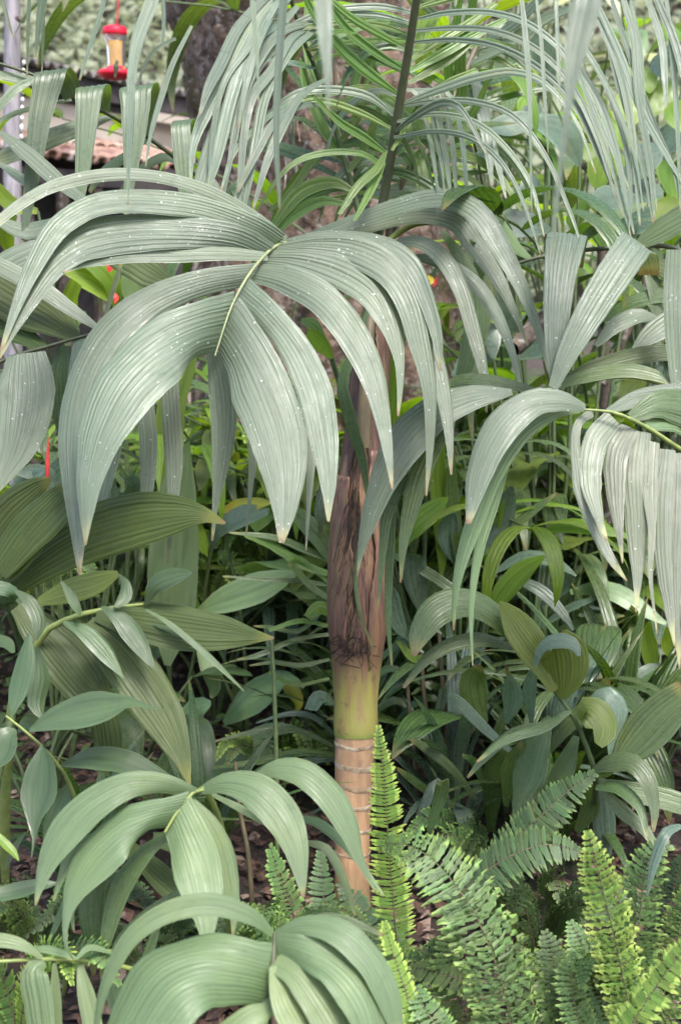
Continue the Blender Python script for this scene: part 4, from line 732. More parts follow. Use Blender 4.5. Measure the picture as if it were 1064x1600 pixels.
# ================================================================== LOWER LEFT YOUNG PALM
hq = Plant('young_palm', G(300, 1.98), 'young palm with fresh pale green drooping leaflets at the lower left', 'palm')
def hb(f, p_, m_=M_PALE, d_=(1.7, 1.6), n_=7, **k): return blade(hq, f, p_, m_, d_, n_, **k)
f1 = tube(hq, hq.root, [(*hq.base, .007), (*P(365, 1420, 1.86), .0065), (*P(345, 1290, 1.78), .005), (*P(318, 1232, 1.72), .004), (*P(300, 1240, 1.7), .003), (*P(278, 1268, 1.68), .0025), (*P(258, 1300, 1.67), .0015)], M_RACHIS, name='frond', world=True, n=34)
hb(f1, [(300, 1240, 24), (255, 1226, 34), (195, 1228, 44), (140, 1258, 54), (100, 1300, 52), (75, 1345, 34), (62, 1385, 14), (56, 1415, 3)], n_=9, camber=.3, at=(36, -30))
hb(f1, [(160, 1300, 10), (115, 1330, 24), (96, 1370, 12), (84, 1408, 3)], d_=(1.69, 1.65), n_=4)
hb(f1, [(278, 1268, 70), (240, 1276, 58), (196, 1296, 66), (152, 1336, 66), (122, 1380, 46), (108, 1415, 22), (102, 1450, 9), (104, 1480, 5), (116, 1500, 2)], d_=(1.68, 1.57), n_=12, camber=.3, at=(42, -60))
hb(f1, [(190, 1300, 20), (140, 1360, 34), (112, 1410, 14), (116, 1455, 3)], d_=(1.7, 1.65), n_=5)
hb(f1, [(276, 1272, 70), (292, 1312, 76), (308, 1355, 76), (318, 1400, 62), (323, 1440, 34), (323, 1480, 14), (322, 1530, 5), (318, 1570, 2)], d_=(1.68, 1.55), n_=12, camber=.28, roll=15, at=(42, -60))
hb(f1, [(300, 1250, 10), (330, 1290, 30), (350, 1340, 38), (360, 1390, 30), (366, 1430, 14), (364, 1462, 3)], d_=(1.71, 1.66), n_=6, roll=20)
hb(f1, [(310, 1236, 10), (352, 1222, 34), (400, 1232, 54), (440, 1270, 60), (462, 1318, 42), (470, 1365, 22), (474, 1402, 5)], d_=(1.72, 1.62), n_=9, camber=.3)
hb(f1, [(395, 1215, 8), (430, 1200, 28), (475, 1206, 42), (515, 1240, 46), (545, 1290, 34), (562, 1340, 16), (588, 1395, 3)], d_=(1.75, 1.68), n_=8, camber=.3)
hb(f1, [(440, 1280, 6), (490, 1282, 14), (530, 1310, 16), (565, 1350, 10), (600, 1400, 3)], d_=(1.78, 1.72), n_=4); hb(f1, [(470, 1315, 6), (510, 1325, 14), (540, 1380, 12), (555, 1430, 4)], d_=(1.8, 1.78), n_=4); hb(f1, [(330, 1240, 6), (400, 1275, 14), (445, 1300, 12), (470, 1335, 4)], M_UNDER, (1.8, 1.8), 4)
hb(f1, [(262, 1305, 10), (225, 1335, 26), (190, 1385, 32), (172, 1440, 26), (162, 1490, 12), (158, 1530, 3)], M_UNDER, (1.72, 1.68), 6)
hb(f1, [(180, 1330, 10), (152, 1375, 40), (146, 1430, 44), (148, 1480, 26), (146, 1525, 5)], M_UNDER, (1.74, 1.72), 6, roll=8)
hb(f1, [(200, 1320, 20), (265, 1380, 40), (330, 1430, 34), (380, 1475, 6)], M_OLIVE, (1.9, 1.95), 6); hb(f1, [(240, 1310, 20), (290, 1320, 36), (330, 1345, 20)], M_OLIVE, (1.86, 1.9), 6)
# second low frond of the same clump
f2 = tube(hq, hq.root, [(*hq.base, .006), (*P(230, 1520, 1.75), .004), (*P(130, 1500, 1.66), .0032), (*P(0, 1502, 1.6), .0025), (*P(-60, 1510, 1.6), .0015)], M_RACHIS, name='frond', world=True, n=20)
for p_, d_ in [([(70, 1502, 10), (52, 1515, 38), (58, 1560, 44), (66, 1620, 40)], (1.61, 1.57)), ([(86, 1505, 6), (88, 1550, 16), (92, 1620, 14)], (1.62, 1.6)), ([(66, 1496, 6), (40, 1478, 16), (0, 1468, 22), (-40, 1475, 16)], (1.61, 1.6)), ([(120, 1498, 5), (90, 1486, 12), (60, 1482, 10), (40, 1490, 3)], (1.63, 1.64)),
               ([(125, 1505, 8), (135, 1550, 26), (148, 1610, 30)], (1.66, 1.63)), ([(165, 1510, 8), (180, 1550, 28), (196, 1600, 24), (200, 1640, 10)], (1.68, 1.66)), ([(120, 1498, 5), (140, 1480, 10), (180, 1490, 3)], (1.64, 1.66)), ([(250, 1440, 6), (235, 1480, 16), (215, 1540, 12), (205, 1600, 3)], (1.72, 1.7)), ([(330, 1370, 4), (250, 1410, 10), (190, 1460, 8), (170, 1500, 2)], (1.8, 1.75)), ([(100, 1405, 4), (90, 1440, 10), (75, 1475, 3)], (1.74, 1.72))]:
    hb(f2, p_, M_PALE if d_[0] < 1.68 else M_UNDER, d_, 5)

# ================================================================== BOTTOM YOUNG PALM
iq = Plant('young_palm', G(400, 1.45), 'young palm frond with very broad pleated leaflets at the bottom edge', 'palm')
f1 = tube(iq, iq.root, [(*iq.base, .008), (*P(415, 1640, 1.44), .0055), (*P(422, 1560, 1.42), .0045), (*P(427, 1500, 1.42), .0035), (*P(430, 1458, 1.44), .002)], M_STALK, name='frond', world=True, n=30)
def ib(p_, d_, n_=8, m_=M_PALE, **k): blade(iq, f1, p_, m_, d_, n_, **k)
ib([(426, 1530, 104), (380, 1518, 94), (320, 1512, 106), (262, 1535, 124), (222, 1590, 120), (195, 1650, 90), (180, 1700, 40)], (1.42, 1.33), 15, camber=.3, roll=32, at=(6, -100))
ib([(430, 1462, 8), (392, 1430, 26), (330, 1412, 34), (262, 1424, 34), (206, 1462, 28), (172, 1520, 20), (154, 1580, 12), (148, 1640, 4)], (1.44, 1.36), 7)
ib([(424, 1575, 20), (390, 1590, 40), (340, 1640, 50), (300, 1700, 20)], (1.4, 1.36), 6)
ib([(431, 1458, 10), (478, 1444, 30), (530, 1456, 42), (575, 1496, 46), (605, 1550, 40), (625, 1620, 20)], (1.44, 1.38), 8); ib([(431, 1474, 34), (475, 1486, 44), (525, 1515, 54), (565, 1565, 60), (590, 1640, 40)], (1.43, 1.36), 9, at=(4, -100))
ib([(430, 1500, 34), (465, 1520, 44), (500, 1565, 56), (530, 1620, 54), (545, 1680, 30)], (1.42, 1.35), 9); ib([(428, 1510, 14), (445, 1560, 42), (470, 1610, 50), (490, 1680, 40)], (1.41, 1.35), 8); ib([(426, 1560, 12), (400, 1600, 34), (410, 1660, 40)], (1.41, 1.37), 6)
ib([(450, 1450, 6), (505, 1432, 12), (550, 1440, 12), (600, 1462, 4)], (1.46, 1.46), 4, M_UNDER)

# ================================================================== OLIVE BROAD-LEAFED PALM, LEFT
gq = Plant('broad_leaf_palm', G(-40, 2.1), 'olive green palm with long corrugated oval leaflets at the left', 'palm')
def gb(f, p_, d_=(1.95, 1.95), n_=10, m_=M_OLIVE, **k): return blade(gq, f, p_, m_, d_, n_, amp=k.pop('amp', .26), **k)
f1 = tube(gq, gq.root, [(*gq.base, .011), (*P(20, 1100, 1.98), .008), (*P(70, 990, 1.9), .0055), (*P(112, 965, 1.88), .0045), (*P(165, 952, 1.87), .004), (*P(225, 944, 1.86), .002)], M_RACHIS, name='frond', world=True, n=30)
gb(f1, [(5, 935, 14), (60, 880, 60), (130, 836, 84), (205, 812, 88), (270, 803, 62), (320, 805, 26), (352, 818, 4)], (1.98, 1.9), 11, roll=26)
gb(f1, [(-20, 920, 30), (30, 850, 64), (80, 790, 46), (112, 755, 14)], (1.95, 1.9), 9); gb(f1, [(-40, 880, 30), (10, 805, 60), (55, 765, 38), (80, 748, 6)], (2.0, 1.95), 8); gb(f1, [(5, 900, 14), (50, 840, 40), (95, 790, 44), (118, 758, 20)], (1.93, 1.9), 7)
gb(f1, [(150, 962, 16), (210, 968, 56), (280, 980, 68), (345, 988, 56), (395, 994, 24), (428, 997, 3)], (1.86, 1.8), 10, roll=22); gb(f1, [(170, 950, 8), (235, 950, 22), (300, 960, 18), (350, 970, 4)], (1.88, 1.86), 5)
gb(f1, [(138, 972, 24), (178, 1010, 66), (220, 1065, 78), (258, 1125, 64), (283, 1180, 32), (297, 1226, 4)], (1.86, 1.78), 11, roll=10)
gb(f1, [(30, 945, 30), (65, 985, 60), (105, 1030, 80), (140, 1075, 66), (165, 1100, 30)], (1.93, 1.9), 11, roll=10); gb(f1, [(140, 1080, 30), (165, 1130, 46), (172, 1200, 40)], (2.0, 2.0), 7, roll=5)
gb(f1, [(60, 940, 12), (100, 925, 36), (150, 910, 36), (185, 896, 10)], (1.92, 1.9), 7, M_OLIME)
SM = [([(100, 972, 6), (130, 984, 26), (160, 1012, 34), (180, 1040, 18), (194, 1060, 2)], 1.83), ([(160, 948, 6), (185, 962, 28), (212, 995, 38), (230, 1025, 20), (242, 1046, 2)], 1.82), ([(228, 952, 4), (262, 972, 9), (300, 1002, 12), (340, 1038, 10), (382, 1080, 2)], 1.82), ([(185, 896, 2), (196, 915, 20), (194, 935, 24), (180, 948, 6)], 1.84), ([(96, 908, 3), (112, 930, 18), (122, 952, 16), (124, 962, 3)], 1.84),
      ([(25, 922, 5), (48, 940, 24), (62, 972, 28), (56, 1000, 6)], 1.83), ([(228, 945, 5), (240, 915, 30), (270, 900, 34), (300, 895, 6)], 1.85), ([(240, 975, 4), (268, 985, 10), (310, 1010, 4)], 1.84), ([(0, 940, 10), (25, 930, 20), (5, 918, 26), (-30, 920, 20)], 1.86), ([(46, 990, 6), (40, 1030, 32), (28, 1080, 34), (18, 1120, 4)], 1.8), ([(60, 1010, 5), (65, 1060, 34), (58, 1100, 30), (68, 1125, 3)], 1.85), ([(-10, 995, 20), (12, 1005, 22), (22, 1020, 6)], 1.82)]
for p_, d_ in SM: gb(f1, [(x_, y_, w_ * .85) for x_, y_, w_ in p_], (d_, d_ - .03), 4, M_SMOOTH, amp=.1, camber=.3)
f2 = tube(gq, gq.root, [(*gq.base, .01), (*P(-10, 1250, 1.95), .009), (*P(20, 1120, 1.98), .006)], M_STEMG, name='petiole', world=True)
# smooth-leaved ginger in front of it
sg = Plant('ginger_plant', G(60, 1.98), 'plant with smooth oval pointed leaves on a thin green stem, lower left edge', 'plant')
st = tube(sg, sg.root, [(*sg.base, .004), (*P(125, 1290, 1.85), .0032), (*P(105, 1215, 1.8), .0028), (*P(60, 1160, 1.78), .0022), (*P(5, 1115, 1.77), .0016)], M_RACHIS, name='stem', world=True, n=24)
for p_, d_ in [([(46, 1142, 4), (85, 1124, 34), (135, 1112, 54), (178, 1104, 38), (205, 1098, 16), (230, 1104, 6), (258, 1110, 2)], (1.76, 1.7)), ([(96, 1196, 4), (140, 1186, 32), (190, 1190, 38), (235, 1206, 26), (270, 1215, 3)], (1.78, 1.74)), ([(66, 1165, 4), (66, 1200, 44), (62, 1245, 54), (55, 1280, 24), (54, 1310, 6), (50, 1340, 2)], (1.76, 1.7)), ([(26, 1140, 4), (12, 1150, 34), (2, 1180, 40), (-20, 1200, 10)], (1.76, 1.72)),
               ([(110, 1220, 4), (100, 1250, 26), (82, 1290, 26), (70, 1320, 4)], (1.84, 1.84)), ([(-40, 1180, 10), (-10, 1130, 40), (10, 1115, 4)], (1.8, 1.76)), ([(-20, 1290, 6), (0, 1310, 12), (20, 1330, 12), (30, 1345, 2)], (1.72, 1.7)), ([(-30, 1400, 10), (10, 1396, 24), (60, 1384, 20), (90, 1380, 4)], (1.82, 1.84)), ([(8, 1360, 4), (20, 1330, 12), (40, 1300, 4)], (1.84, 1.84))]:
    blade(sg, sg.root, p_, M_LIME if p_[0][0] == -20 else M_SMOOTH, d_, 0, 25, camber=.1, fold=.22, name='leaf', wavy=.05, ragged=.005)

# ================================================================== FERNS
def pinna_arrays(k, ruf):
    g = random.Random(k); n, m = 8, 3; V, T = [], []
    for i in range(n):
        t = i / (n - 1); wd = (.6 + .4 * min(1, t * 5)) * (1 - max(0, t - .6) ** 2 * 5.2) * (1 + ruf * .14 * math.sin(i * 2.6 + k)); wd = max(wd, .14)
        for j in range(m):
            u = j - 1; V.append((t, u * wd * .5 + .25 * t * t, -.12 * t * t + ruf * .07 * (abs(u) * math.sin(i * 2.9 + j * 2 + k)) + .02 * (u == 0) + g.uniform(-1, 1) * .01 * ruf)); T.append(t)
    uv = np.array([(j / 2, i / 7 * .05) for i in range(n) for j in range(m)])
    return np.array(V), gridf(n, m), uv, np.array(T)
PIN = {r: [pinna_arrays(k, r) for k in range(4)] for r in (.6, 2.2)}
PINM = {}
def fern_frond(pl, rows, mat, solo=True, step=9.5, roll=25, ruf=.6, lift=.12, stalk=M_STALKB, wf=1.0, flip=False):
    a = cr([(*P(x, y, d), h * d / FPX) for x, y, h, d in rows], 80); C = a[:, :3]
    L = np.concatenate([[0], np.cumsum(np.linalg.norm(np.diff(C, axis=0), axis=1))]); tt = nrm(np.gradient(C, axis=0)); dm = np.mean([r[3] for r in rows])
    n = max(6, int(L[-1] / (step * dm / FPX)))
    r0 = np.linspace(2.3, .7, 80) * dm / FPX
    v, f, u = tube_arrays(C, r0, 6); fr = link('frond', new_mesh('frond', v - pl.base, f, u, np.zeros(len(v))), stalk, pl.root)
    Vw = nrm(C - CAM); S0 = nrm(np.cross(tt, Vw)); N0 = nrm(np.cross(S0, tt)); N0 = np.where(((N0 * Vw).sum(1) > 0)[:, None], -N0, N0)
    sg = (1 if S0[:, 2].sum() > 0 else -1) * (-1 if flip else 1); r = R(roll); N = N0 * math.cos(r) + sg * S0 * math.sin(r); S = S0 * math.cos(r) - sg * N0 * math.sin(r)
    parts = []
    for i in range(n):
        s = L[-1] * (i + .5) / n; k = min(78, int(np.searchsorted(L, s)) - 0)
        for sd in (-1, 1):
            if rnd.random() < .035: continue
            ln = a[k, 3] * rnd.uniform(.8, 1.08); wd = step * dm / FPX * 1.02 * wf * rnd.uniform(.85, 1.1)
            dr = nrm(S[k] * sd + tt[k] * rnd.uniform(.05, .28) + N[k] * rnd.uniform(-lift, lift * .6)); ty = nrm(tt[k] - dr * (dr @ tt[k])); nz = np.cross(dr, ty)
            if nz @ N[k] < 0: nz = -nz
            q = C[k] + N[k] * .001 + dr * r0[k] * .5; Mx = np.stack([dr * ln, ty * wd, nz * ln], 1); kk = rnd.randrange(4)
            if solo:
                key = (ruf, kk, mat.name)
                if key not in PINM: PINM[key] = new_mesh('pinna', *PIN[ruf][kk]); PINM[key].materials.append(mat)
                o = link('leaflet', PINM[key], None, fr); mm = Matrix.Identity(4)
                for x in range(3):
                    for y in range(3): mm[x][y] = Mx[x, y]
                    mm[x][3] = (q - pl.base)[x]
                o.matrix_basis = mm
            else:
                v, f, uv, t = PIN[ruf][kk]; parts.append((v @ Mx.T + q, f, uv, t))
    if parts:
        V, F, U, T = join(parts); tag(link('leaflets', new_mesh('leaflets', V - pl.base, F, U, T), mat, fr), kind='stuff')
    return fr
fm = Plant('fern', G(680, 2.05), 'sword fern with upright and arching fronds right of the palm stem', 'fern', 'sword ferns along the lower right')
fern_frond(fm, [(632, 1590, 14, 1.96), (622, 1500, 30, 1.96), (613, 1400, 33, 1.96), (607, 1320, 31, 1.95), (603, 1260, 27, 1.94), (598, 1200, 19, 1.93), (592, 1150, 8, 1.92), (591, 1130, 3, 1.92)], M_FERNB, step=5.4, roll=8)
fern_frond(fm, [(800, 1640, 56, 1.78), (792, 1570, 66, 1.77), (770, 1495, 70, 1.76), (742, 1430, 68, 1.76), (705, 1375, 62, 1.77), (665, 1335, 50, 1.79), (625, 1318, 28, 1.82), (592, 1322, 10, 1.85)], M_FERN, step=7, roll=28, ruf=2.2)
fern_frond(fm, [(648, 1600, 24, 1.72), (636, 1560, 24, 1.72), (620, 1510, 22, 1.72), (607, 1470, 15, 1.72), (600, 1440, 5, 1.72)], M_FERNB, False, step=6.5, roll=30)
fern_frond(fm, [(740, 1540, 30, 1.82), (700, 1525, 32, 1.83), (665, 1515, 26, 1.85), (640, 1512, 10, 1.87)], M_FERN, False, step=8, roll=35)
for p_, m_ in [([(625, 1600, 40, 1.86), (655, 1540, 44, 1.86), (690, 1490, 36, 1.87), (715, 1450, 10, 1.87)], M_FERN), ([(760, 1640, 44, 1.84), (720, 1570, 44, 1.84), (700, 1500, 34, 1.85), (700, 1450, 10, 1.86)], M_FERN),
               ([(600, 1620, 36, 2.0), (640, 1560, 40, 2.0), (680, 1540, 30, 2.0), (720, 1545, 10, 2.0)], M_FERN), ([(560, 1600, 30, 2.02), (520, 1480, 34, 2.04), (505, 1400, 28, 2.06), (500, 1330, 8, 2.1)], M_FERND), ([(600, 1560, 30, 2.05), (580, 1480, 36, 2.06), (560, 1420, 28, 2.08), (530, 1380, 8, 2.1)], M_FERND), ([(560, 1560, 20, 2.15), (470, 1450, 30, 2.2), (440, 1380, 26, 2.2), (420, 1320, 6, 2.2)], M_FERN), 
               ([(850, 1640, 40, 1.8), (830, 1560, 44, 1.8), (800, 1500, 34, 1.82), (770, 1470, 10, 1.84)], M_FERN), ([(700, 1680, 40, 1.7), (690, 1620, 40, 1.7), (660, 1570, 30, 1.72), (650, 1540, 8, 1.74)], M_FERN), ([(590, 1650, 16, 1.5), (585, 1600, 14, 1.5), (582, 1575, 6, 1.5)], M_FERNB)]:
    fern_frond(fm, p_, m_, False, 7.4, 30, ruf=.6 if m_ is M_FERND else 2.2)
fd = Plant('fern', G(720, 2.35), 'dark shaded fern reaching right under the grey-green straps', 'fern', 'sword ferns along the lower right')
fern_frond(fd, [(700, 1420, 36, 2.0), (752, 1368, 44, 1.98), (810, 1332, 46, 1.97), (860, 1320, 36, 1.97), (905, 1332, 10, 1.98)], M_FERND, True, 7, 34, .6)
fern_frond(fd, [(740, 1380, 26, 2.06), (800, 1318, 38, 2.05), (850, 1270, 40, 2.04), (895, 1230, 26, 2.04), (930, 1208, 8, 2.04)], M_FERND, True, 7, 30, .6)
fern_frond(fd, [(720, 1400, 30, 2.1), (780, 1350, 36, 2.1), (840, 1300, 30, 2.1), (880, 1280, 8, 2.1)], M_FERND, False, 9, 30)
fr_ = Plant('fern', G(960, 1.95), 'bright yellow-green crimped fern at the lower right corner', 'fern', 'sword ferns along the lower right')
fern_frond(fr_, [(985, 1600, 36, 1.74), (972, 1530, 42, 1.73), (955, 1450, 44, 1.72), (940, 1390, 38, 1.71), (928, 1340, 26, 1.7), (920, 1310, 12, 1.7), (917, 1296, 5, 1.7)], M_FERNB, True, 6.6, 20, 2.2)
fern_frond(fr_, [(985, 1590, 34, 1.8), (992, 1500, 40, 1.8), (1000, 1420, 40, 1.8), (1008, 1360, 36, 1.8), (1025, 1325, 20, 1.8), (1050, 1320, 8, 1.8)], M_FERN, True, 7.2, 15, 2.2)
fern_frond(fr_, [(950, 1680, 34, 1.6), (985, 1605, 36, 1.6), (1030, 1535, 32, 1.6), (1080, 1470, 20, 1.6)], M_FERNB, True, 7.5, 30)
for p_, m_ in [([(920, 1640, 30, 1.78), (900, 1580, 34, 1.78), (890, 1520, 26, 1.79), (895, 1490, 6, 1.8)], M_FERN), ([(880, 1640, 34, 1.82), (870, 1540, 36, 1.82), (860, 1480, 24, 1.84), (850, 1455, 6, 1.85)], M_FERN), ([(1010, 1640, 40, 1.84), (1040, 1540, 44, 1.84), (1064, 1440, 36, 1.84), (1075, 1380, 10, 1.84)], M_FERN),
               ([(960, 1620, 34, 1.86), (930, 1540, 40, 1.86), (905, 1470, 26, 1.88), (890, 1440, 6, 1.9)], M_FERN), ([(1000, 1600, 40, 1.9), (1030, 1480, 44, 1.9), (1050, 1400, 36, 1.9), (1064, 1340, 10, 1.9)], M_FERND)]:
    fern_frond(fr_, p_, m_, False, 7, 25, ruf=2.2)

# ================================================================== ROUND-LEAFED PALM, RIGHT MIDDLE
kq = Plant('fishtail_palm', G(945, 2.45), 'understory palm with rounded yellow-green ribbed leaflets, right of the stem', 'palm')
def kb(f, p_, d_=(2.2, 2.15), n_=8, m_=M_UNDER, **k): return blade(kq, f, p_, m_, d_, n_, **k)
f1 = tube(kq, kq.root, [(*kq.base, .008), (*P(930, 1215, 2.25), .0055), (*P(905, 1140, 2.22), .0045), (*P(877, 1094, 2.2), .004), (*P(835, 1045, 2.2), .003), (*P(796, 1005, 2.2), .002)], M_STEMG, name='frond', world=True, n=26)
kb(f1, [(815, 1012, 10), (775, 962, 34), (725, 938, 46), (682, 952, 50), (655, 990, 36), (646, 1025, 6)], (2.2, 2.1), 9, camber=.35); kb(f1, [(800, 1012, 8), (750, 998, 22), (700, 1008, 22), (660, 1035, 16), (630, 1075, 4)], (2.22, 2.15), 6, camber=.3)
kb(f1, [(866, 1080, 12), (845, 1030, 44), (815, 985, 52), (788, 950, 20), (780, 940, 4)], (2.18, 2.16), 10, M_OLIME, amp=.3); kb(f1, [(878, 1092, 14), (886, 1060, 56), (885, 1025, 72), (875, 1005, 50), (868, 1000, 20)], (2.19, 2.14), 11, M_OLIME, amp=.3, roll=10)
kb(f1, [(835, 1040, 8), (845, 1012, 16), (870, 1000, 24), (895, 1006, 20), (905, 1025, 5)], (2.15, 2.12), 4, M_BLUE); kb(f1, [(905, 1125, 8), (915, 1105, 40), (932, 1115, 50), (945, 1140, 44), (935, 1165, 14)], (2.2, 2.16), 8, M_OLIME, amp=.3)
kb(f1, [(890, 1110, 8), (850, 1135, 16), (790, 1155, 14), (745, 1190, 4)], (2.2, 2.15), 4); kb(f1, [(925, 1205, 8), (950, 1192, 26), (985, 1190, 30), (1010, 1215, 28), (1022, 1260, 16), (1020, 1300, 4)], (2.2, 2.1), 6, M_UNDER); kb(f1, [(930, 1212, 8), (945, 1200, 26), (965, 1196, 12)], (2.2, 2.18), 5, M_OLIME)
kb(f1, [(960, 1195, 14), (990, 1160, 60), (1030, 1115, 66), (1075, 1080, 50)], (2.2, 2.2), 9, M_UNDER, wavy=.03); kb(f1, [(905, 1120, 8), (945, 1085, 30), (965, 1110, 34), (958, 1150, 20), (955, 1200, 5)], (2.25, 2.22), 6, M_BLUE)
kb(f1, [(860, 1120, 10), (835, 1160, 46), (822, 1210, 48), (810, 1250, 20), (800, 1290, 5)], (2.3, 2.26), 8); kb(f1, [(900, 1150, 10), (880, 1200, 34), (865, 1240, 36), (855, 1280, 8)], (2.34, 2.3), 7); kb(f1, [(845, 1130, 6), (800, 1145, 16), (760, 1180, 14), (730, 1215, 4)], (2.3, 2.28), 4)
kb(f1, [(935, 1220, 8), (990, 1235, 30), (1050, 1250, 34), (1100, 1270, 20)], (2.22, 2.2), 8, amp=.3); kb(f1, [(935, 1225, 8), (970, 1265, 22), (1010, 1300, 16), (1030, 1340, 4)], (2.22, 2.15), 5); kb(f1, [(930, 1230, 8), (965, 1230, 20), (1000, 1262, 16), (1010, 1310, 4)], (2.2, 2.1), 4, M_UNDER); kb(f1, [(1064, 1290, 8), (1040, 1300, 16), (1020, 1350, 14), (1010, 1400, 3)], (1.75, 1.7), 3, M_BLUE)
# grey-green strap-leafed clump below it
uq = Plant('strap_leaf_plant', G(760, 2.6), 'dark clump of grey-green strap leaves behind the ferns', 'plant')
US = [[(820, 1165, 8), (838, 1180, 40), (822, 1230, 44), (812, 1290, 20)], [(766, 1300, 10), (768, 1240, 30), (775, 1190, 30), (790, 1160, 8)], [(805, 1180, 6), (760, 1140, 16), (715, 1095, 18), (700, 1085, 5)], [(745, 1250, 6), (705, 1200, 14), (660, 1165, 14), (640, 1155, 4)], [(760, 1240, 6), (740, 1190, 12), (722, 1180, 5)],
      [(690, 1310, 8), (690, 1260, 24), (680, 1225, 20), (650, 1290, 10)], [(670, 1300, 8), (688, 1240, 22), (692, 1222, 20), (690, 1225, 8)], [(745, 1270, 6), (690, 1250, 12), (640, 1215, 12), (620, 1200, 4)], [(745, 1285, 6), (700, 1268, 12), (640, 1265, 10)], [(740, 1290, 6), (700, 1285, 18), (650, 1270, 18)], [(790, 1260, 8), (795, 1200, 26), (815, 1160, 6)], [(725, 1290, 14), (722, 1262, 26), (730, 1300, 20)],
      [(870, 1350, 10), (860, 1300, 26), (830, 1260, 10)], [(880, 1400, 10), (850, 1350, 30), (838, 1300, 12)], [(950, 1340, 10), (945, 1290, 36), (940, 1230, 12)], [(900, 1300, 10), (920, 1260, 30), (925, 1220, 10)], [(770, 1230, 6), (775, 1150, 14), (800, 1085, 12), (790, 1040, 4)], [(830, 1130, 6), (826, 1080, 22), (835, 1040, 10)], [(835, 1200, 8), (880, 1140, 22), (940, 1080, 26), (950, 1060, 8)], [(760, 1130, 6), (745, 1100, 40), (740, 1060, 40), (750, 1040, 8)], [(790, 1130, 6), (800, 1090, 34), (795, 1055, 10)],
      [(840, 1440, 6), (835, 1400, 14), (815, 1370, 14), (795, 1355, 4)]]
for i, p_ in enumerate(US):
    d0 = 2.35 + .25 * rnd.random(); blade(uq, uq.root, p_, [M_UNDER, M_DARK, M_BLUE][i % 3], (d0, d0 - .06), 4, 22, name='leaf')
for k in range(7):
    x = 700 + k * 28; tube(uq, uq.root, [(x + rnd.uniform(-8, 8), 1290, 2.2), (x + rnd.uniform(-15, 15), 1380, 2.6), (755 + (x - 780) * .3, 1420, 3)], M_STEMG, (2.45, 2.58), name='stalk')
# thin canes behind the stem
for k, (x0, y0, x1, y1, lab) in enumerate([(640, 1120, 655, 1330, 'thin brown cane just right of the ringed stem'), (662, 1080, 690, 1320, 'second thin brown cane right of the ringed stem'), (690, 1050, 700, 1290, 'thin brown cane below the arching grey leaf'), (428, 1060, 432, 1440, 'slender straight green cane left of the ringed stem'), (372, 1250, 398, 1420, 'reddish brown twig rising behind the pale young palm')]):
    cq = Plant('cane', P(x1, y1 + 60, 2.75 if k < 3 else 2.3), lab, 'cane'); d_ = 2.75 if k < 3 else 2.3
    tube(cq, cq.root, [(x0 - 4, y0 - 60, 3), (x0, y0, 3.4), ((x0 + x1) / 2 + 3, (y0 + y1) / 2, 4), (x1, y1 + 60, 4.4)], M_STALKB if k != 3 else M_STEMG, (d_, d_), name='stem')
    for j in range(5 if k < 3 else 0):
        t = j / 5; x = x0 + (x1 - x0) * t; y = y0 - 60 + (y1 - y0) * t * .6; s = 1 if j % 2 else -1
        blade(cq, cq.root, [(x, y, 3), (x + s * 28, y - 16, 12), (x + s * 62, y + 4, 9), (x + s * 84, y + 30, 2)], M_DARK if k < 3 else M_FERN, (d_, d_ + .03), 0, 30, fold=.2, name='leaf', n=10)

rnd.seed(77)
# ================================================================== FILLER PLANTS BEHIND (shared leaf meshes)
def lib_leaf(L=1, W=.1, droop=1.0, pleats=3, prof='palm', n=14, fold=.15, camber=.1, start=20, wavy=0):
    a = R(start); p = np.zeros(3); C = [p.copy()]; st = L / (n - 1)
    for i in range(n - 1):
        p = p + st * np.array([0, math.cos(a), math.sin(a)]); C.append(p.copy()); a -= R(droop * 100) / (n - 1)
    C = np.array(C); t = np.linspace(0, 1, n)
    if prof == 'palm': w_ = np.interp(t, [0, .12, .4, .7, .9, 1], [.3, .75, 1, .8, .35, .03])
    elif prof == 'ell': w_ = np.sin(np.pi * np.clip(t, .01, .995) ** .85) ** .75 * np.interp(t, [0, .9, 1], [1, 1, .4])
    else: w_ = np.interp(t, [0, .06, .2, .45, .75, .93, 1], [.35, .75, 1, .95, .6, .2, .02])
    T = nrm(np.gradient(C, axis=0)); S = np.tile([1.0, 0, 0], (n, 1)); N = np.cross(S, T)
    V, F, uv, tt = ribbon(C, S, N, w_ * W / 2, pleats, .2, camber, None if pleats else 7, .01, fold, wavy)
    return new_mesh('leaf', V, F, uv, tt)
LIB = {}
def lib(kind, mat):
    k = (kind, mat.name, rnd.randrange(3))
    if k not in LIB:
        dr = .5 + .35 * k[2]
        LIB[k] = {'strap': lambda: lib_leaf(1, .07, dr, 3, 'palm', 12), 'palm': lambda: lib_leaf(1, .13, dr * 1.2, 4, 'palm', 12, .05), 'ell': lambda: lib_leaf(1, .36, dr * .8, 0, 'ell', 12, .2, wavy=.08), 'heart': lambda: lib_leaf(1, .75, dr * .8, 0, 'heart', 12, .12, wavy=.06), 'rib': lambda: lib_leaf(1, .3, dr, 8, 'ell', 14, .05)}[kind]()
        LIB[k].materials.append(mat)
    return LIB[k]
def place(me, parent, pos, dirv, up, L, W=None, name='leaf'):
    y = nrm(np.array(dirv)); x = np.cross(y, np.array(up)); x = nrm(x if np.linalg.norm(x) > 1e-4 else np.array([1.0, 0, 0])); z = np.cross(x, y); W = W or L
    o = link(name, me, None, parent); m = Matrix.Identity(4)
    for i in range(3): m[i][0] = x[i] * W; m[i][1] = y[i] * L; m[i][2] = z[i] * L; m[i][3] = pos[i]
    o.matrix_basis = m; return o
UPV = np.array([0, 0, 1.0]); SEED = {}
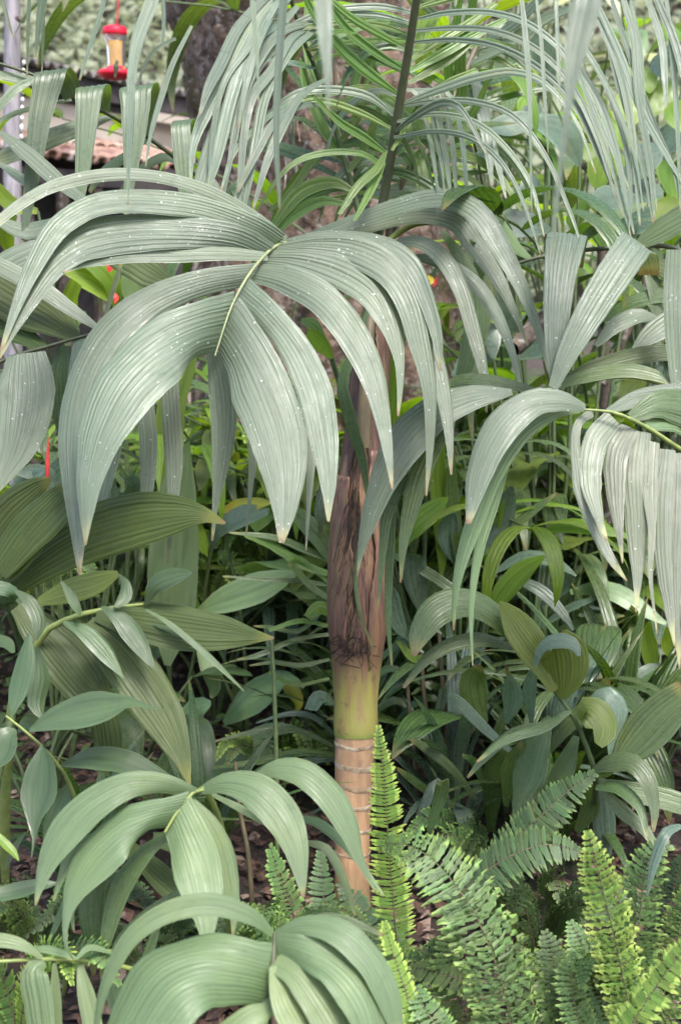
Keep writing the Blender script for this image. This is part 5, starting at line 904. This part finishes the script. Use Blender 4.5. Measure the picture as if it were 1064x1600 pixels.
def filler(kind, px, d, H, n, L, mat, label, cat='plant', name='leafy_plant', spread=.35, lean=(0, 0), Wf=1.0, group=None, z0=None):
    b = G(px, d); b[2] = b[2] if z0 is None else z0; rnd.seed(zlib.crc32(label.encode()) + SEED.get(px, 0))
    pl = Plant(name, b, label, cat, group)
    for i in range(n):
        az = 2 * math.pi * (i + rnd.random() * .7) / n * 1.0 + rnd.random(); r = spread * rnd.uniform(.5, 1.1); h = H * rnd.uniform(.55, 1.1)
        if kind == 'palm':
            rows = []; a = R(80); p = np.zeros(3); seg = H * 1.4 / 9; dr = R(rnd.uniform(6, 11))
            hv = np.array([math.cos(az), math.sin(az), 0])
            for j in range(10): rows.append((*(p + b), .006 * (1 - j * .08) + .001)); p = p + seg * (hv * math.cos(a) + UPV * math.sin(a)); a -= dr
            f = tube(pl, pl.root, rows, M_STEMG, name='frond', world=True, m=6, n=14); q = np.array(rows)[:, :3] - b
            for j in range(4, 10):
                T = nrm(q[min(9, j + 1)] - q[j - 1])
                sv = nrm(np.cross(T, UPV))
                for s in (-1, 1):
                    dv = nrm(T * rnd.uniform(.4, .8) + sv * s + UPV * .15); place(lib('palm', mat), f, q[j] + T * rnd.uniform(0, .03), dv, UPV, L * rnd.uniform(.75, 1.1), name='leaflet', W=L * Wf)
            place(lib('palm', mat), f, q[9], nrm(q[9] - q[8]), UPV, L * .8, name='leaflet', W=L * Wf)
        elif kind == 'strap':
            e = R(rnd.uniform(35, 85)); dv = np.array([math.cos(az) * math.cos(e), math.sin(az) * math.cos(e), math.sin(e)])
            place(lib('strap', mat), pl.root, np.array([math.cos(az), math.sin(az), 0]) * .02 + UPV * H * rnd.random() * .8, dv, UPV, L * rnd.uniform(.7, 1.15), W=L * Wf)
        else:
            top = np.array([math.cos(az) * r + lean[0], math.sin(az) * r + lean[1], h]); mid = top * [.35, .35, .6]
            lf_ = place(lib(kind, mat), pl.root, top, np.array([math.cos(az), math.sin(az) - .2, rnd.uniform(-.1, .55)]), UPV, L * rnd.uniform(.7, 1.15), W=L * Wf)
            tube(pl, pl.root, [(*b, .006), (*(b + mid), .005), (*(b + top), .0035)], M_STEMG, name='stalk', world=True, m=6, n=9)
    if kind == 'strap': tube(pl, pl.root, [(*b, .012), (*(b + UPV * H * .4), .01), (*(b + UPV * H * .85), .008)], M_STALKB, name='stem', world=True, m=7, n=7)
    return pl
# traced pieces of the middle distance ------------------------------------------------
def traced(name, px, d, label, cat, items, mat, n_=0, **k):
    pl = Plant(name, G(px, d), label, cat)
    for p_ in items:
        m_ = mat
        if isinstance(p_, tuple): m_, p_ = p_
        blade(pl, pl.root, p_, m_, (d, d - .08), n_, k.get('roll', 25), fold=k.get('fold', .15), camber=.15, name='leaf', wavy=k.get('wavy', .04))
        x, y = p_[0][0], p_[0][1]; b_ = pl.base
        tube(pl, pl.root, [(*b_, .006), (*((P(x, y, d) * .5 + b_ * .5) + [.02, 0, .05]), .005), (*P(x, y, d), .004)], M_STEMG, name='stalk', world=True, m=6, n=8)
    return pl
traced('heliconia', 240, 2.9, 'heliconia with tall pale upright leaf blades behind the hanging grey leaflets', 'plant', [(M_BANANA, [(262, 1040, 10), (268, 960, 70), (272, 860, 76), (278, 770, 60), (290, 710, 20), (296, 690, 3)]), (M_LIME, [(255, 800, 10), (262, 720, 40), (268, 640, 44), (290, 560, 36), (310, 510, 5)]), (M_BLUE, [(330, 860, 6), (340, 830, 20), (380, 806, 34), (420, 800, 10)])], M_BANANA, fold=.1)
traced('canna_lily', 380, 2.9, 'pale canna-like plant with a broad leaf pointing at the palm stem', 'plant', [[(310, 955, 10), (350, 938, 40), (400, 920, 48), (440, 905, 30), (465, 895, 4)], (M_YELLOW, [(345, 800, 8), (370, 790, 18), (400, 788, 20), (425, 785, 4)]), [(350, 1130, 8), (385, 1100, 44), (420, 1075, 44), (450, 1060, 20), (475, 1075, 4)], [(300, 1200, 20), (300, 1150, 50), (310, 1110, 40), (330, 1100, 8)], (M_YELLOW, [(440, 1065, 8), (458, 1080, 22), (466, 1100, 14), (462, 1112, 3)]), [(310, 1010, 8), (325, 1040, 26), (335, 1075, 20), (330, 1090, 4)], [(330, 1180, 8), (380, 1160, 26), (430, 1140, 22), (470, 1140, 5)], (M_BANANA, [(300, 1230, 10), (340, 1200, 40), (390, 1180, 36), (440, 1175, 8)])], M_BANANA)
sp_ = []
for p_ in [[(528, 880, 5), (480, 860, 12), (430, 840, 10), (358, 832, 3)], [(525, 900, 6), (480, 885, 14), (420, 850, 12), (382, 838, 3)], [(525, 890, 6), (500, 850, 18), (470, 815, 18), (450, 800, 4)], [(522, 915, 5), (470, 908, 8), (410, 905, 7), (348, 900, 2)], [(524, 920, 5), (480, 880, 8), (460, 870, 7), (448, 878, 2)], [(526, 940, 5), (490, 920, 10), (462, 890, 8), (450, 880, 2)], [(520, 860, 5), (500, 830, 14), (470, 800, 12), (455, 795, 3)], [(520, 935, 5), (470, 985, 7), (420, 980, 6), (396, 978, 2)],
           [(520, 990, 5), (460, 1000, 8), (400, 1025, 8), (370, 1030, 2)], [(515, 1030, 5), (470, 1040, 8), (430, 1035, 7), (390, 1040, 2)], [(515, 1060, 5), (460, 1070, 6), (420, 1050, 5)], [(520, 980, 5), (470, 970, 8), (420, 985, 6)], [(530, 1170, 5), (460, 1140, 10), (390, 1145, 8), (330, 1160, 2)], [(530, 1180, 5), (470, 1175, 12), (400, 1190, 10), (330, 1200, 3)], [(525, 1150, 5), (490, 1120, 10), (450, 1115, 8), (400, 1130, 2)], [(525, 1185, 5), (480, 1190, 14), (440, 1210, 10)], [(525, 1100, 6), (500, 1090, 24), (485, 1110, 18)], [(528, 960, 5), (500, 950, 22), (480, 965, 12)]]:
    sp_.append(([M_UPPER, M_BLUE, M_UNDER][rnd.randrange(3)], p_))
traced('dracaena', 540, 2.75, 'plant with spiky narrow leaves fanning left from behind the palm stem', 'plant', sp_, M_UPPER, 2, wavy=0)
traced('calathea', 60, 2.7, 'plant with glossy bluish broad leaves under the left pleated frond', 'plant', [[(90, 860, 8), (70, 840, 40), (40, 800, 50), (10, 780, 10)], [(85, 860, 6), (88, 830, 30), (84, 800, 26), (76, 780, 4)], [(40, 840, 10), (30, 790, 40), (45, 750, 30), (70, 735, 6)], [(110, 790, 6), (90, 760, 30), (60, 740, 30), (20, 738, 5)], [(60, 760, 8), (95, 735, 36), (115, 720, 6)], [(190, 780, 6), (170, 765, 30), (160, 750, 6)], [(195, 790, 8), (205, 760, 36), (195, 748, 6)]], M_BLUE)
hl = traced('heliconia', 175, 3.2, 'flowering heliconia with lime leaves and red bracts under the big arching frond', 'plant', [(M_LIME, [(190, 480, 8), (160, 450, 30), (130, 430, 36), (100, 425, 5)]), (M_LIME, [(185, 490, 8), (175, 440, 30), (150, 415, 30), (120, 408, 4)]), (M_BANANA, [(225, 500, 10), (215, 460, 44), (205, 425, 40), (185, 405, 8)]), (M_LIME, [(120, 500, 6), (110, 470, 24), (120, 440, 20)]), (M_LIME, [(20, 400, 8), (10, 370, 26), (20, 330, 20)]), (M_LIME, [(60, 330, 8), (20, 320, 24), (-10, 290, 20)])], M_LIME)
M_BRACT = plain_mat('red_bract', (0.55, 0.03, 0.03), 0.4, (0.4, 0.02, 0.02), 30); M_BRACTY = plain_mat('yellow_bract', (0.7, 0.5, 0.03), 0.4, (0.5, 0.4, 0.03), 30)
for p_ in [[(165, 405, 3), (172, 415, 12), (170, 425, 3)], [(175, 455, 2), (182, 465, 8), (180, 474, 2)]]: blade(hl, hl.root, p_, M_BRACT, (3.1, 3.1), 0, 20, fold=.3, name='bract', n=8)
rs = Plant('heliconia', G(78, 2.6), 'thin upright red flower spike beside the left pleated leaflet', 'flower')
tube(rs, rs.root, [(66, 1000, 2.2), (71, 860, 2), (74, 765, 2)], M_STEMG, (2.6, 2.56), name='stalk'); tube(rs, rs.root, [(74, 766, 1.5), (74.5, 745, 2.8), (75, 715, 2.4), (76, 684, .8)], M_BRACT, (2.56, 2.55), name='spike')
for k in range(0): blade(rs, rs.root, [(74.5, 755 - k * 13, 2), (74.5 + (4 if k % 2 else -4), 747 - k * 13, 4), (75 + (6 if k % 2 else -6), 736 - k * 13, 1)], M_BRACT, (2.55, 2.54), 0, 10, fold=.3, name='bract', n=6)
hf = Plant('heliconia', G(655, 2.8), 'heliconia with hanging red and yellow bracts behind the central leaflets', 'flower')
tube(hf, hf.root, [(*hf.base, .006), (*P(668, 700, 2.8), .005), (*P(668, 480, 2.75), .004), (*P(640, 438, 2.7), .003)], M_STEMG, name='stalk', world=True)
for p_, m_ in [([(630, 436, 3), (645, 450, 10), (662, 468, 8), (672, 490, 2)], M_BRACT), ([(665, 470, 3), (668, 485, 9), (660, 498, 3)], M_BRACT), ([(668, 430, 2), (674, 438, 8), (670, 446, 2)], M_BRACTY), ([(655, 475, 3), (650, 488, 10), (654, 500, 3)], M_BRACTY), ([(682, 434, 2), (680, 442, 7), (676, 448, 2)], M_BRACT), ([(640, 455, 2), (645, 470, 8), (640, 485, 2)], M_BEAD)]:
    blade(hf, hf.root, p_, m_, (2.7, 2.68), 0, 20, fold=.4, name='bract', n=9)
# lime shrub with a brown twig, upper right
ls = Plant('shrub', G(960, 3.2), 'shrub with round lime green leaves and a dark twisting branch, upper right', 'shrub')
for p_ in [[(*ls.base, .02), (*P(945, 700, 3.2), .016), (*P(940, 420, 3.15), .013), (*P(938, 300, 3.1), .010), (*P(920, 260, 3.1), .008), (*P(885, 235, 3.1), .005)], [(*P(938, 300, 3.1), .008), (*P(955, 270, 3.1), .006), (*P(965, 230, 3.12), .004)], [(*P(945, 500, 3.15), .02), (*P(895, 470, 3.1), .024), (*P(830, 520, 3.0), .026), (*P(800, 545, 2.95), .02)], [(*P(940, 420, 3.1), .008), (*P(1010, 320, 3.1), .006), (*P(1020, 200, 3.1), .004)], [(*P(940, 600, 3.1), .01), (*P(1000, 470, 3.1), .009), (*P(1015, 380, 3.1), .007)]]:
    tube(ls, ls.root, p_, M_WOOD, name='branch', world=True, m=8, n=16)
for p_ in [(945, 262, 54), (1000, 250, 60), (1040, 220, 64), (1050, 280, 50), (1010, 300, 44), (960, 315, 40), (985, 165, 50), (1030, 150, 54), (1060, 340, 46), (905, 330, 40), (940, 360, 46), (1064, 180, 50), (1005, 120, 40), (1040, 90, 44), (830, 175, 30), (820, 160, 24), (985, 330, 50), (1055, 60, 40), (895, 150, 44), (960, 205, 44), (925, 240, 36), (1035, 330, 50), (890, 200, 40)]:
    x, y, s = p_; dd = 3.0 + rnd.random() * .35; an = rnd.uniform(-.9, .9)
    blade(ls, ls.root, [(x - s * .4 * math.sin(an), y - s * .45, s * .3), (x - s * .3 * math.sin(an), y - s * .3, s * .8), (x, y, s), (x + s * .3 * math.sin(an), y + s * .4, s * .6), (x + s * .4 * math.sin(an), y + s * .65, 2)], M_LIME if rnd.random() < .72 else M_BLUE, (dd, dd - .05), 0, rnd.uniform(10, 50), fold=.12, name='leaf', n=12)
traced('philodendron', 860, 2.95, 'broad bluish grey leaves behind the long drooping leaflets, upper right', 'plant', [[(850, 180, 6), (815, 190, 34), (780, 200, 30), (760, 205, 4)], [(905, 260, 6), (890, 220, 44), (860, 200, 40), (830, 195, 6)], [(860, 360, 8), (820, 350, 40), (770, 350, 40), (735, 355, 5)], [(800, 410, 6), (780, 380, 30), (740, 370, 24)], [(790, 260, 6), (770, 245, 30), (750, 250, 24)], [(850, 300, 6), (830, 290, 30), (815, 310, 6)], [(960, 380, 8), (985, 350, 44), (1020, 340, 30)], [(800, 520, 6), (790, 490, 40), (770, 470, 30)], [(810, 560, 6), (850, 540, 30), (880, 500, 20)], [(770, 560, 6), (740, 560, 34), (715, 590, 20)], [(740, 500, 6), (765, 520, 30), (770, 560, 8)], [(640, 480, 6), (630, 500, 20), (625, 520, 4)], [(1000, 310, 8), (950, 310, 40), (920, 320, 10)], [(860, 140, 6), (850, 90, 40), (830, 60, 20)]], M_BLUE)
traced('anthurium', 900, 2.9, 'pair of wide pale horizontal leaves behind the torn leaflets at right', 'plant', [(M_BANANA, [(890, 925, 8), (930, 920, 24), (965, 928, 30), (1000, 950, 24), (1040, 975, 6)]), (M_BLUE, [(870, 995, 8), (910, 1000, 34), (940, 1010, 40), (965, 1030, 8)]), (M_LIME, [(850, 830, 6), (880, 822, 22), (930, 826, 20), (990, 840, 4)]), (M_BLUE, [(845, 945, 6), (865, 925, 26), (885, 905, 26), (898, 895, 4)]), (M_BLUE, [(845, 980, 6), (890, 950, 12), (945, 930, 3)]), (M_UNDER, [(865, 985, 6), (920, 970, 16), (975, 962, 3)]), (M_LIME, [(1020, 1060, 6), (1015, 1020, 26), (1010, 990, 20), (1015, 970, 3)]), (M_LIME, [(1064, 1030, 6), (1045, 1010, 26), (1040, 980, 4)]), (M_LIME, [(985, 1090, 6), (965, 1060, 34), (955, 1030, 30), (950, 1010, 5)]), (M_BLUE, [(1000, 1080, 6), (985, 1040, 30), (960, 1020, 8)]), (M_BLUE, [(1064, 1050, 8), (1020, 1045, 18), (990, 1062, 16), (970, 1080, 3)]), (M_DARK, [(975, 1010, 4), (985, 970, 20), (992, 950, 14)])], M_BLUE)
traced('plantain', 690, 2.75, 'upright lime and bluish ribbed leaves just right of the palm stem', 'plant', [(M_LIME, [(630, 850, 8), (650, 820, 34), (680, 795, 30), (700, 778, 4)]), (M_BLUE, [(660, 960, 8), (650, 910, 36), (645, 870, 34), (650, 865, 10)]), (M_BLUE, [(640, 1000, 6), (620, 970, 26), (610, 930, 24), (608, 915, 4)]), (M_BLUE, [(710, 880, 6), (700, 840, 34), (700, 810, 30), (698, 802, 8)]), (M_LIME, [(690, 900, 6), (690, 820, 26), (685, 740, 26), (690, 680, 6)]), (M_DARK, [(720, 900, 6), (712, 830, 20), (705, 760, 20), (708, 700, 4)]), (M_LIME, [(620, 1000, 6), (650, 1030, 14), (690, 1020, 4)]), (M_DARK, [(600, 860, 6), (660, 890, 16), (720, 930, 14), (760, 960, 3)]), (M_LIME, [(760, 960, 8), (790, 920, 34), (820, 890, 30), (850, 870, 6)]), (M_LIME, [(760, 880, 8), (770, 820, 26), (780, 760, 22), (785, 700, 4)]), (M_UNDER, [(720, 890, 6), (770, 850, 14), (830, 800, 14), (870, 770, 3)]), (M_BLUE, [(740, 860, 6), (770, 830, 40), (790, 790, 36), (800, 760, 6)]), (M_BLUE, [(770, 895, 6), (820, 870, 20), (870, 880, 16), (900, 900, 3)]), (M_BLUE, [(780, 900, 5), (840, 920, 20), (880, 960, 14), (895, 985, 3)]), (M_LIME, [(600, 720, 8), (610, 650, 26), (618, 590, 26), (615, 540, 5)]), (M_LIME, [(520, 560, 6), (500, 535, 26), (480, 520, 16)]), (M_BANANA, [(510, 540, 5), (490, 510, 22), (470, 500, 5)])], M_LIME, 4, wavy=0)
# dense fillers ------------------------------------------------------------------------
FILL = [('ell', 505, 3.3, .75, 10, .26, M_LIME, 'backlit lime plant hidden between the stem and the spiky leaves'), ('palm', 620, 3.4, .9, 6, .32, M_LIME, 'backlit lime seedling palm just behind the crownshaft'), ('ell', 420, 3.5, .85, 11, .24, M_OLIME, 'olive leafed plant under the tip of the broad central leaflet'), ('heart', 860, 3.8, .95, 10, .26, M_LIME, 'backlit heart-leafed plant between the upright blades and the torn leaflets'),
        ('ell', 690, 3.5, .7, 12, .26, M_LIME, 'leafy lime plant right beside the brown crownshaft'), ('rib', 890, 3.5, .55, 10, .3, M_LIME, 'lime ribbed plant under the pale torn leaflets'), ('heart', 470, 3.5, .7, 9, .24, M_LIME, 'heart-leafed lime plant left of the brown crownshaft'), ('ell', 1000, 3.5, .7, 10, .28, M_BANANA, 'pale green leafed plant behind the torn leaflets'), ('ell', 240, 3.5, .5, 9, .26, M_BANANA, 'pale leafed plant between the hanging grey leaflets'),
        ('rib', 330, 3.8, .4, 9, .34, M_UNDER, 'low ribbed-leaf plant on the slope left of the palm stem'), ('palm', 430, 4.2, .7, 6, .34, M_DARK, 'dark seedling palm behind the fanned spiky plant'), ('ell', 140, 3.3, .6, 10, .3, M_LIME, 'lime leafed plant below the arching left frond'),
        ('palm', 20, 3.6, .8, 6, .36, M_UNDER, 'seedling palm half hidden at the left edge behind the pleated frond'), ('heart', 400, 3.9, .45, 10, .26, M_YELLOW, 'plant with yellowing heart-shaped leaves beside the palm stem'), ('palm', 700, 3.5, .8, 7, .36, M_UNDER, 'dense seedling palm right behind the palm stem'), ('ell', 770, 3.4, .85, 16, .3, M_LIME, 'tall lime leafed plant behind the two upright bent blades'),
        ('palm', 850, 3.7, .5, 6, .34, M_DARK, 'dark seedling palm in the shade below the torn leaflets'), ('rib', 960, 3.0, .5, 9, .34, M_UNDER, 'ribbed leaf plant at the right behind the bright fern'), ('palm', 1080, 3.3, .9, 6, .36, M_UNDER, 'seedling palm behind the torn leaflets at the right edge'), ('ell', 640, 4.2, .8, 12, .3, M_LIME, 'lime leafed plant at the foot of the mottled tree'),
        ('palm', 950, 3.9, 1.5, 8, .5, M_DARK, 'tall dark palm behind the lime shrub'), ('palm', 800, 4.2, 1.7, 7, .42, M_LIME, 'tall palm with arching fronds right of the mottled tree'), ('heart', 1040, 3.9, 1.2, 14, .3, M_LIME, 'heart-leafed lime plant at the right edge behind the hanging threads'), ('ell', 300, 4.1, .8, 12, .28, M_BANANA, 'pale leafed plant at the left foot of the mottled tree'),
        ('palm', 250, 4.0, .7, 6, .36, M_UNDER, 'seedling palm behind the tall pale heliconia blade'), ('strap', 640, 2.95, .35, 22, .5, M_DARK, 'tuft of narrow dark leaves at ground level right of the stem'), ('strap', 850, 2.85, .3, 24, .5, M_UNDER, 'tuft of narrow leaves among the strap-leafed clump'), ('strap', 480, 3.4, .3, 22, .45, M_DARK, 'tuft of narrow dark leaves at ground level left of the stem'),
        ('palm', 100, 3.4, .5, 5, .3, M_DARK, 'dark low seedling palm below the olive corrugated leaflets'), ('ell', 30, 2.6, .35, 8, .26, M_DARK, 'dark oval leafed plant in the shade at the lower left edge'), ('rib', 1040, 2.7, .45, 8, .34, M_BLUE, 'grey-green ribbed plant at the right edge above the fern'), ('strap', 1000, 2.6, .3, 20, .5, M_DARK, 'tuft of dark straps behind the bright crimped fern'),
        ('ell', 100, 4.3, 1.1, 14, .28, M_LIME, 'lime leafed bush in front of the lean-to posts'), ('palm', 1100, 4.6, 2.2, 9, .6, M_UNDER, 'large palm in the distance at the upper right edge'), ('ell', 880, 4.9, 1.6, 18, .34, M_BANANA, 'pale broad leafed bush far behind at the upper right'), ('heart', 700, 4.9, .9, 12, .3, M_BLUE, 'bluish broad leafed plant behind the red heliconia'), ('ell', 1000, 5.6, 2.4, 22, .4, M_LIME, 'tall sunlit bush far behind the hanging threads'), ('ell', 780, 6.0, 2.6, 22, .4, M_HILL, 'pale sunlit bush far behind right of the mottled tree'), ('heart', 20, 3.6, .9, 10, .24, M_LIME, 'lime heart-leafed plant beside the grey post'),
        ('rib', 800, 2.7, .35, 9, .34, M_DARK, 'dark ribbed plant between the strap leaves and the stem'), ('ell', 900, 3.4, .5, 12, .26, M_BLUE, 'bluish leafed plant behind the rounded yellow-green leaflets'), ('ell', 200, 2.75, .3, 8, .22, M_SMOOTH, 'small smooth leafed plant below the corrugated leaflets'), ('ell', 330, 2.8, .2, 8, .2, M_UNDER, 'small low plant on bare soil left of the green cane'), ('palm', 560, 3.9, .8, 7, .4, M_UNDER, 'seedling palm directly behind the crownshaft')]
for f_ in FILL: filler(*f_[:8], spread=.2 + .12 * f_[3], Wf=1.0, name={'palm': 'seedling_palm', 'strap': 'strap_tuft'}.get(f_[0], 'leafy_plant'), cat='palm' if f_[0] == 'palm' else 'plant')
# small ferns far behind, joined leaflets
for x, y, d, lab in [(330, 900, 3.3, 'small pale fern hanging behind the heliconia blade'), (390, 850, 3.4, 'small fern below the yellow-edged leaf'), (60, 900, 2.9, 'small fern patch under the olive leaflets'), (385, 680, 3.8, 'feathery fern on the slope below the frond tips'), (850, 700, 4.2, 'pale fern patch on the bright slope at right'), (440, 1180, 2.9, 'small fern low beside the green cane'), (30, 1580, 1.75, 'small fern at the bottom left corner')]:
    pl = Plant('fern', P(x, y + 60, d), lab, 'fern')
    for k in range(7):
        a_ = rnd.uniform(-1.3, 1.3); l_ = rnd.uniform(60, 110) * 2.9 / d
        fern_frond(pl, [(x, y + 50, 6, d), (x + l_ * .5 * math.sin(a_), y + 50 - l_ * .7, 16 * 3 / d, d - .03), (x + l_ * math.sin(a_), y + 40 - l_ * .75, 14 * 3 / d, d - .08), (x + l_ * 1.3 * math.sin(a_), y + 50 - l_ * .5, 3, d - .12)], M_FERN if k % 2 else M_FERNB, False, 7, 30)

# ferns and low tufts closing the ground between the larger plants
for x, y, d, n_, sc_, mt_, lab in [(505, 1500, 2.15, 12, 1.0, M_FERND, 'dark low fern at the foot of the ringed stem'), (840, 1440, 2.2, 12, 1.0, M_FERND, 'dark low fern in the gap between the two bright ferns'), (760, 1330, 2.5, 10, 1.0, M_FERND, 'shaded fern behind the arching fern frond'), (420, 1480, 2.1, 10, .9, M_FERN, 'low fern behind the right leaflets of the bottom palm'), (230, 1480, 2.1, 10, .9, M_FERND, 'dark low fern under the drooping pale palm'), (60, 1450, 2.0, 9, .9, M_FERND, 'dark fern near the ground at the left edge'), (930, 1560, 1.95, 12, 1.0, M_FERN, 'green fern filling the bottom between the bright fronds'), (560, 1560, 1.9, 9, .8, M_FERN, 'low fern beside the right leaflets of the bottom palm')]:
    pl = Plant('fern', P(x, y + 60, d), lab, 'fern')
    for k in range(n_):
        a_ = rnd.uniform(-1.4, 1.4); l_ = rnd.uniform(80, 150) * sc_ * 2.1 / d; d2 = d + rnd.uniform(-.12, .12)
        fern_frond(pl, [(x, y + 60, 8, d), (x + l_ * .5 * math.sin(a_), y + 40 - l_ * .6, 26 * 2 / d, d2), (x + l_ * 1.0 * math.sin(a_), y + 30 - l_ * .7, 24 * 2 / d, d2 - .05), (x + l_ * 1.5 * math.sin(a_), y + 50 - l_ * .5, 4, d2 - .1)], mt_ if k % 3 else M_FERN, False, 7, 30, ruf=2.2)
for f_ in [('palm', 660, 3.45, .5, 6, .34, M_BLUE, 'narrow leafed bluish seedling palm right of the crownshaft foot'), ('palm', 780, 3.6, .7, 7, .36, M_UNDER, 'narrow leafed seedling palm behind the arching grey leaflet'), ('palm', 920, 3.5, .55, 6, .34, M_BLUE, 'bluish narrow leafed seedling palm beside the rounded leaflets'), ('palm', 440, 3.7, .5, 6, .32, M_UNDER, 'narrow leafed seedling palm left of the ringed stem'), ('palm', 360, 4.0, .7, 6, .34, M_LIME, 'lime narrow leafed seedling palm under the central leaflets'), ('palm', 1010, 2.8, .45, 6, .34, M_UNDER, 'narrow leafed seedling palm above the bright crimped fern')]:
    filler(*f_, Wf=.75, name='seedling_palm', cat='palm')
for f_ in [('rib', 640, 3.4, .55, 9, .32, M_OLIME, 'olive lime ribbed plant just right of the crownshaft'), ('rib', 760, 3.4, .5, 9, .34, M_UNDER, 'broad ribbed plant behind the arching grey leaflets'), ('ell', 830, 3.5, .75, 12, .3, M_LIME, 'bright lime plant below the two upright bent blades'), ('rib', 420, 3.7, .5, 9, .32, M_OLIME, 'olive lime ribbed plant left of the crownshaft'), ('ell', 960, 3.3, .8, 12, .28, M_OLIME, 'olive leafy plant behind the tips of the torn leaflets'), ('heart', 330, 3.3, .55, 9, .22, M_BANANA, 'pale heart-leafed plant on the slope under the central leaflets')]:
    filler(*f_)
for f_ in [('strap', 720, 2.5, .2, 26, .42, M_BLUE, 'bluish grass-like tuft behind the dark fern'), ('strap', 560, 2.75, .25, 24, .45, M_UNDER, 'grass-like tuft hidden behind the ringed stem'), ('strap', 300, 2.3, .15, 22, .36, M_DARK, 'dark grass-like tuft behind the pale young palm'), ('strap', 120, 2.2, .15, 22, .36, M_DARK, 'dark grass-like tuft below the smooth oval leaves'), ('strap', 900, 2.45, .2, 26, .42, M_DARK, 'dark grass-like tuft behind the bright fern tip')]:
    filler(*f_, name='strap_tuft')
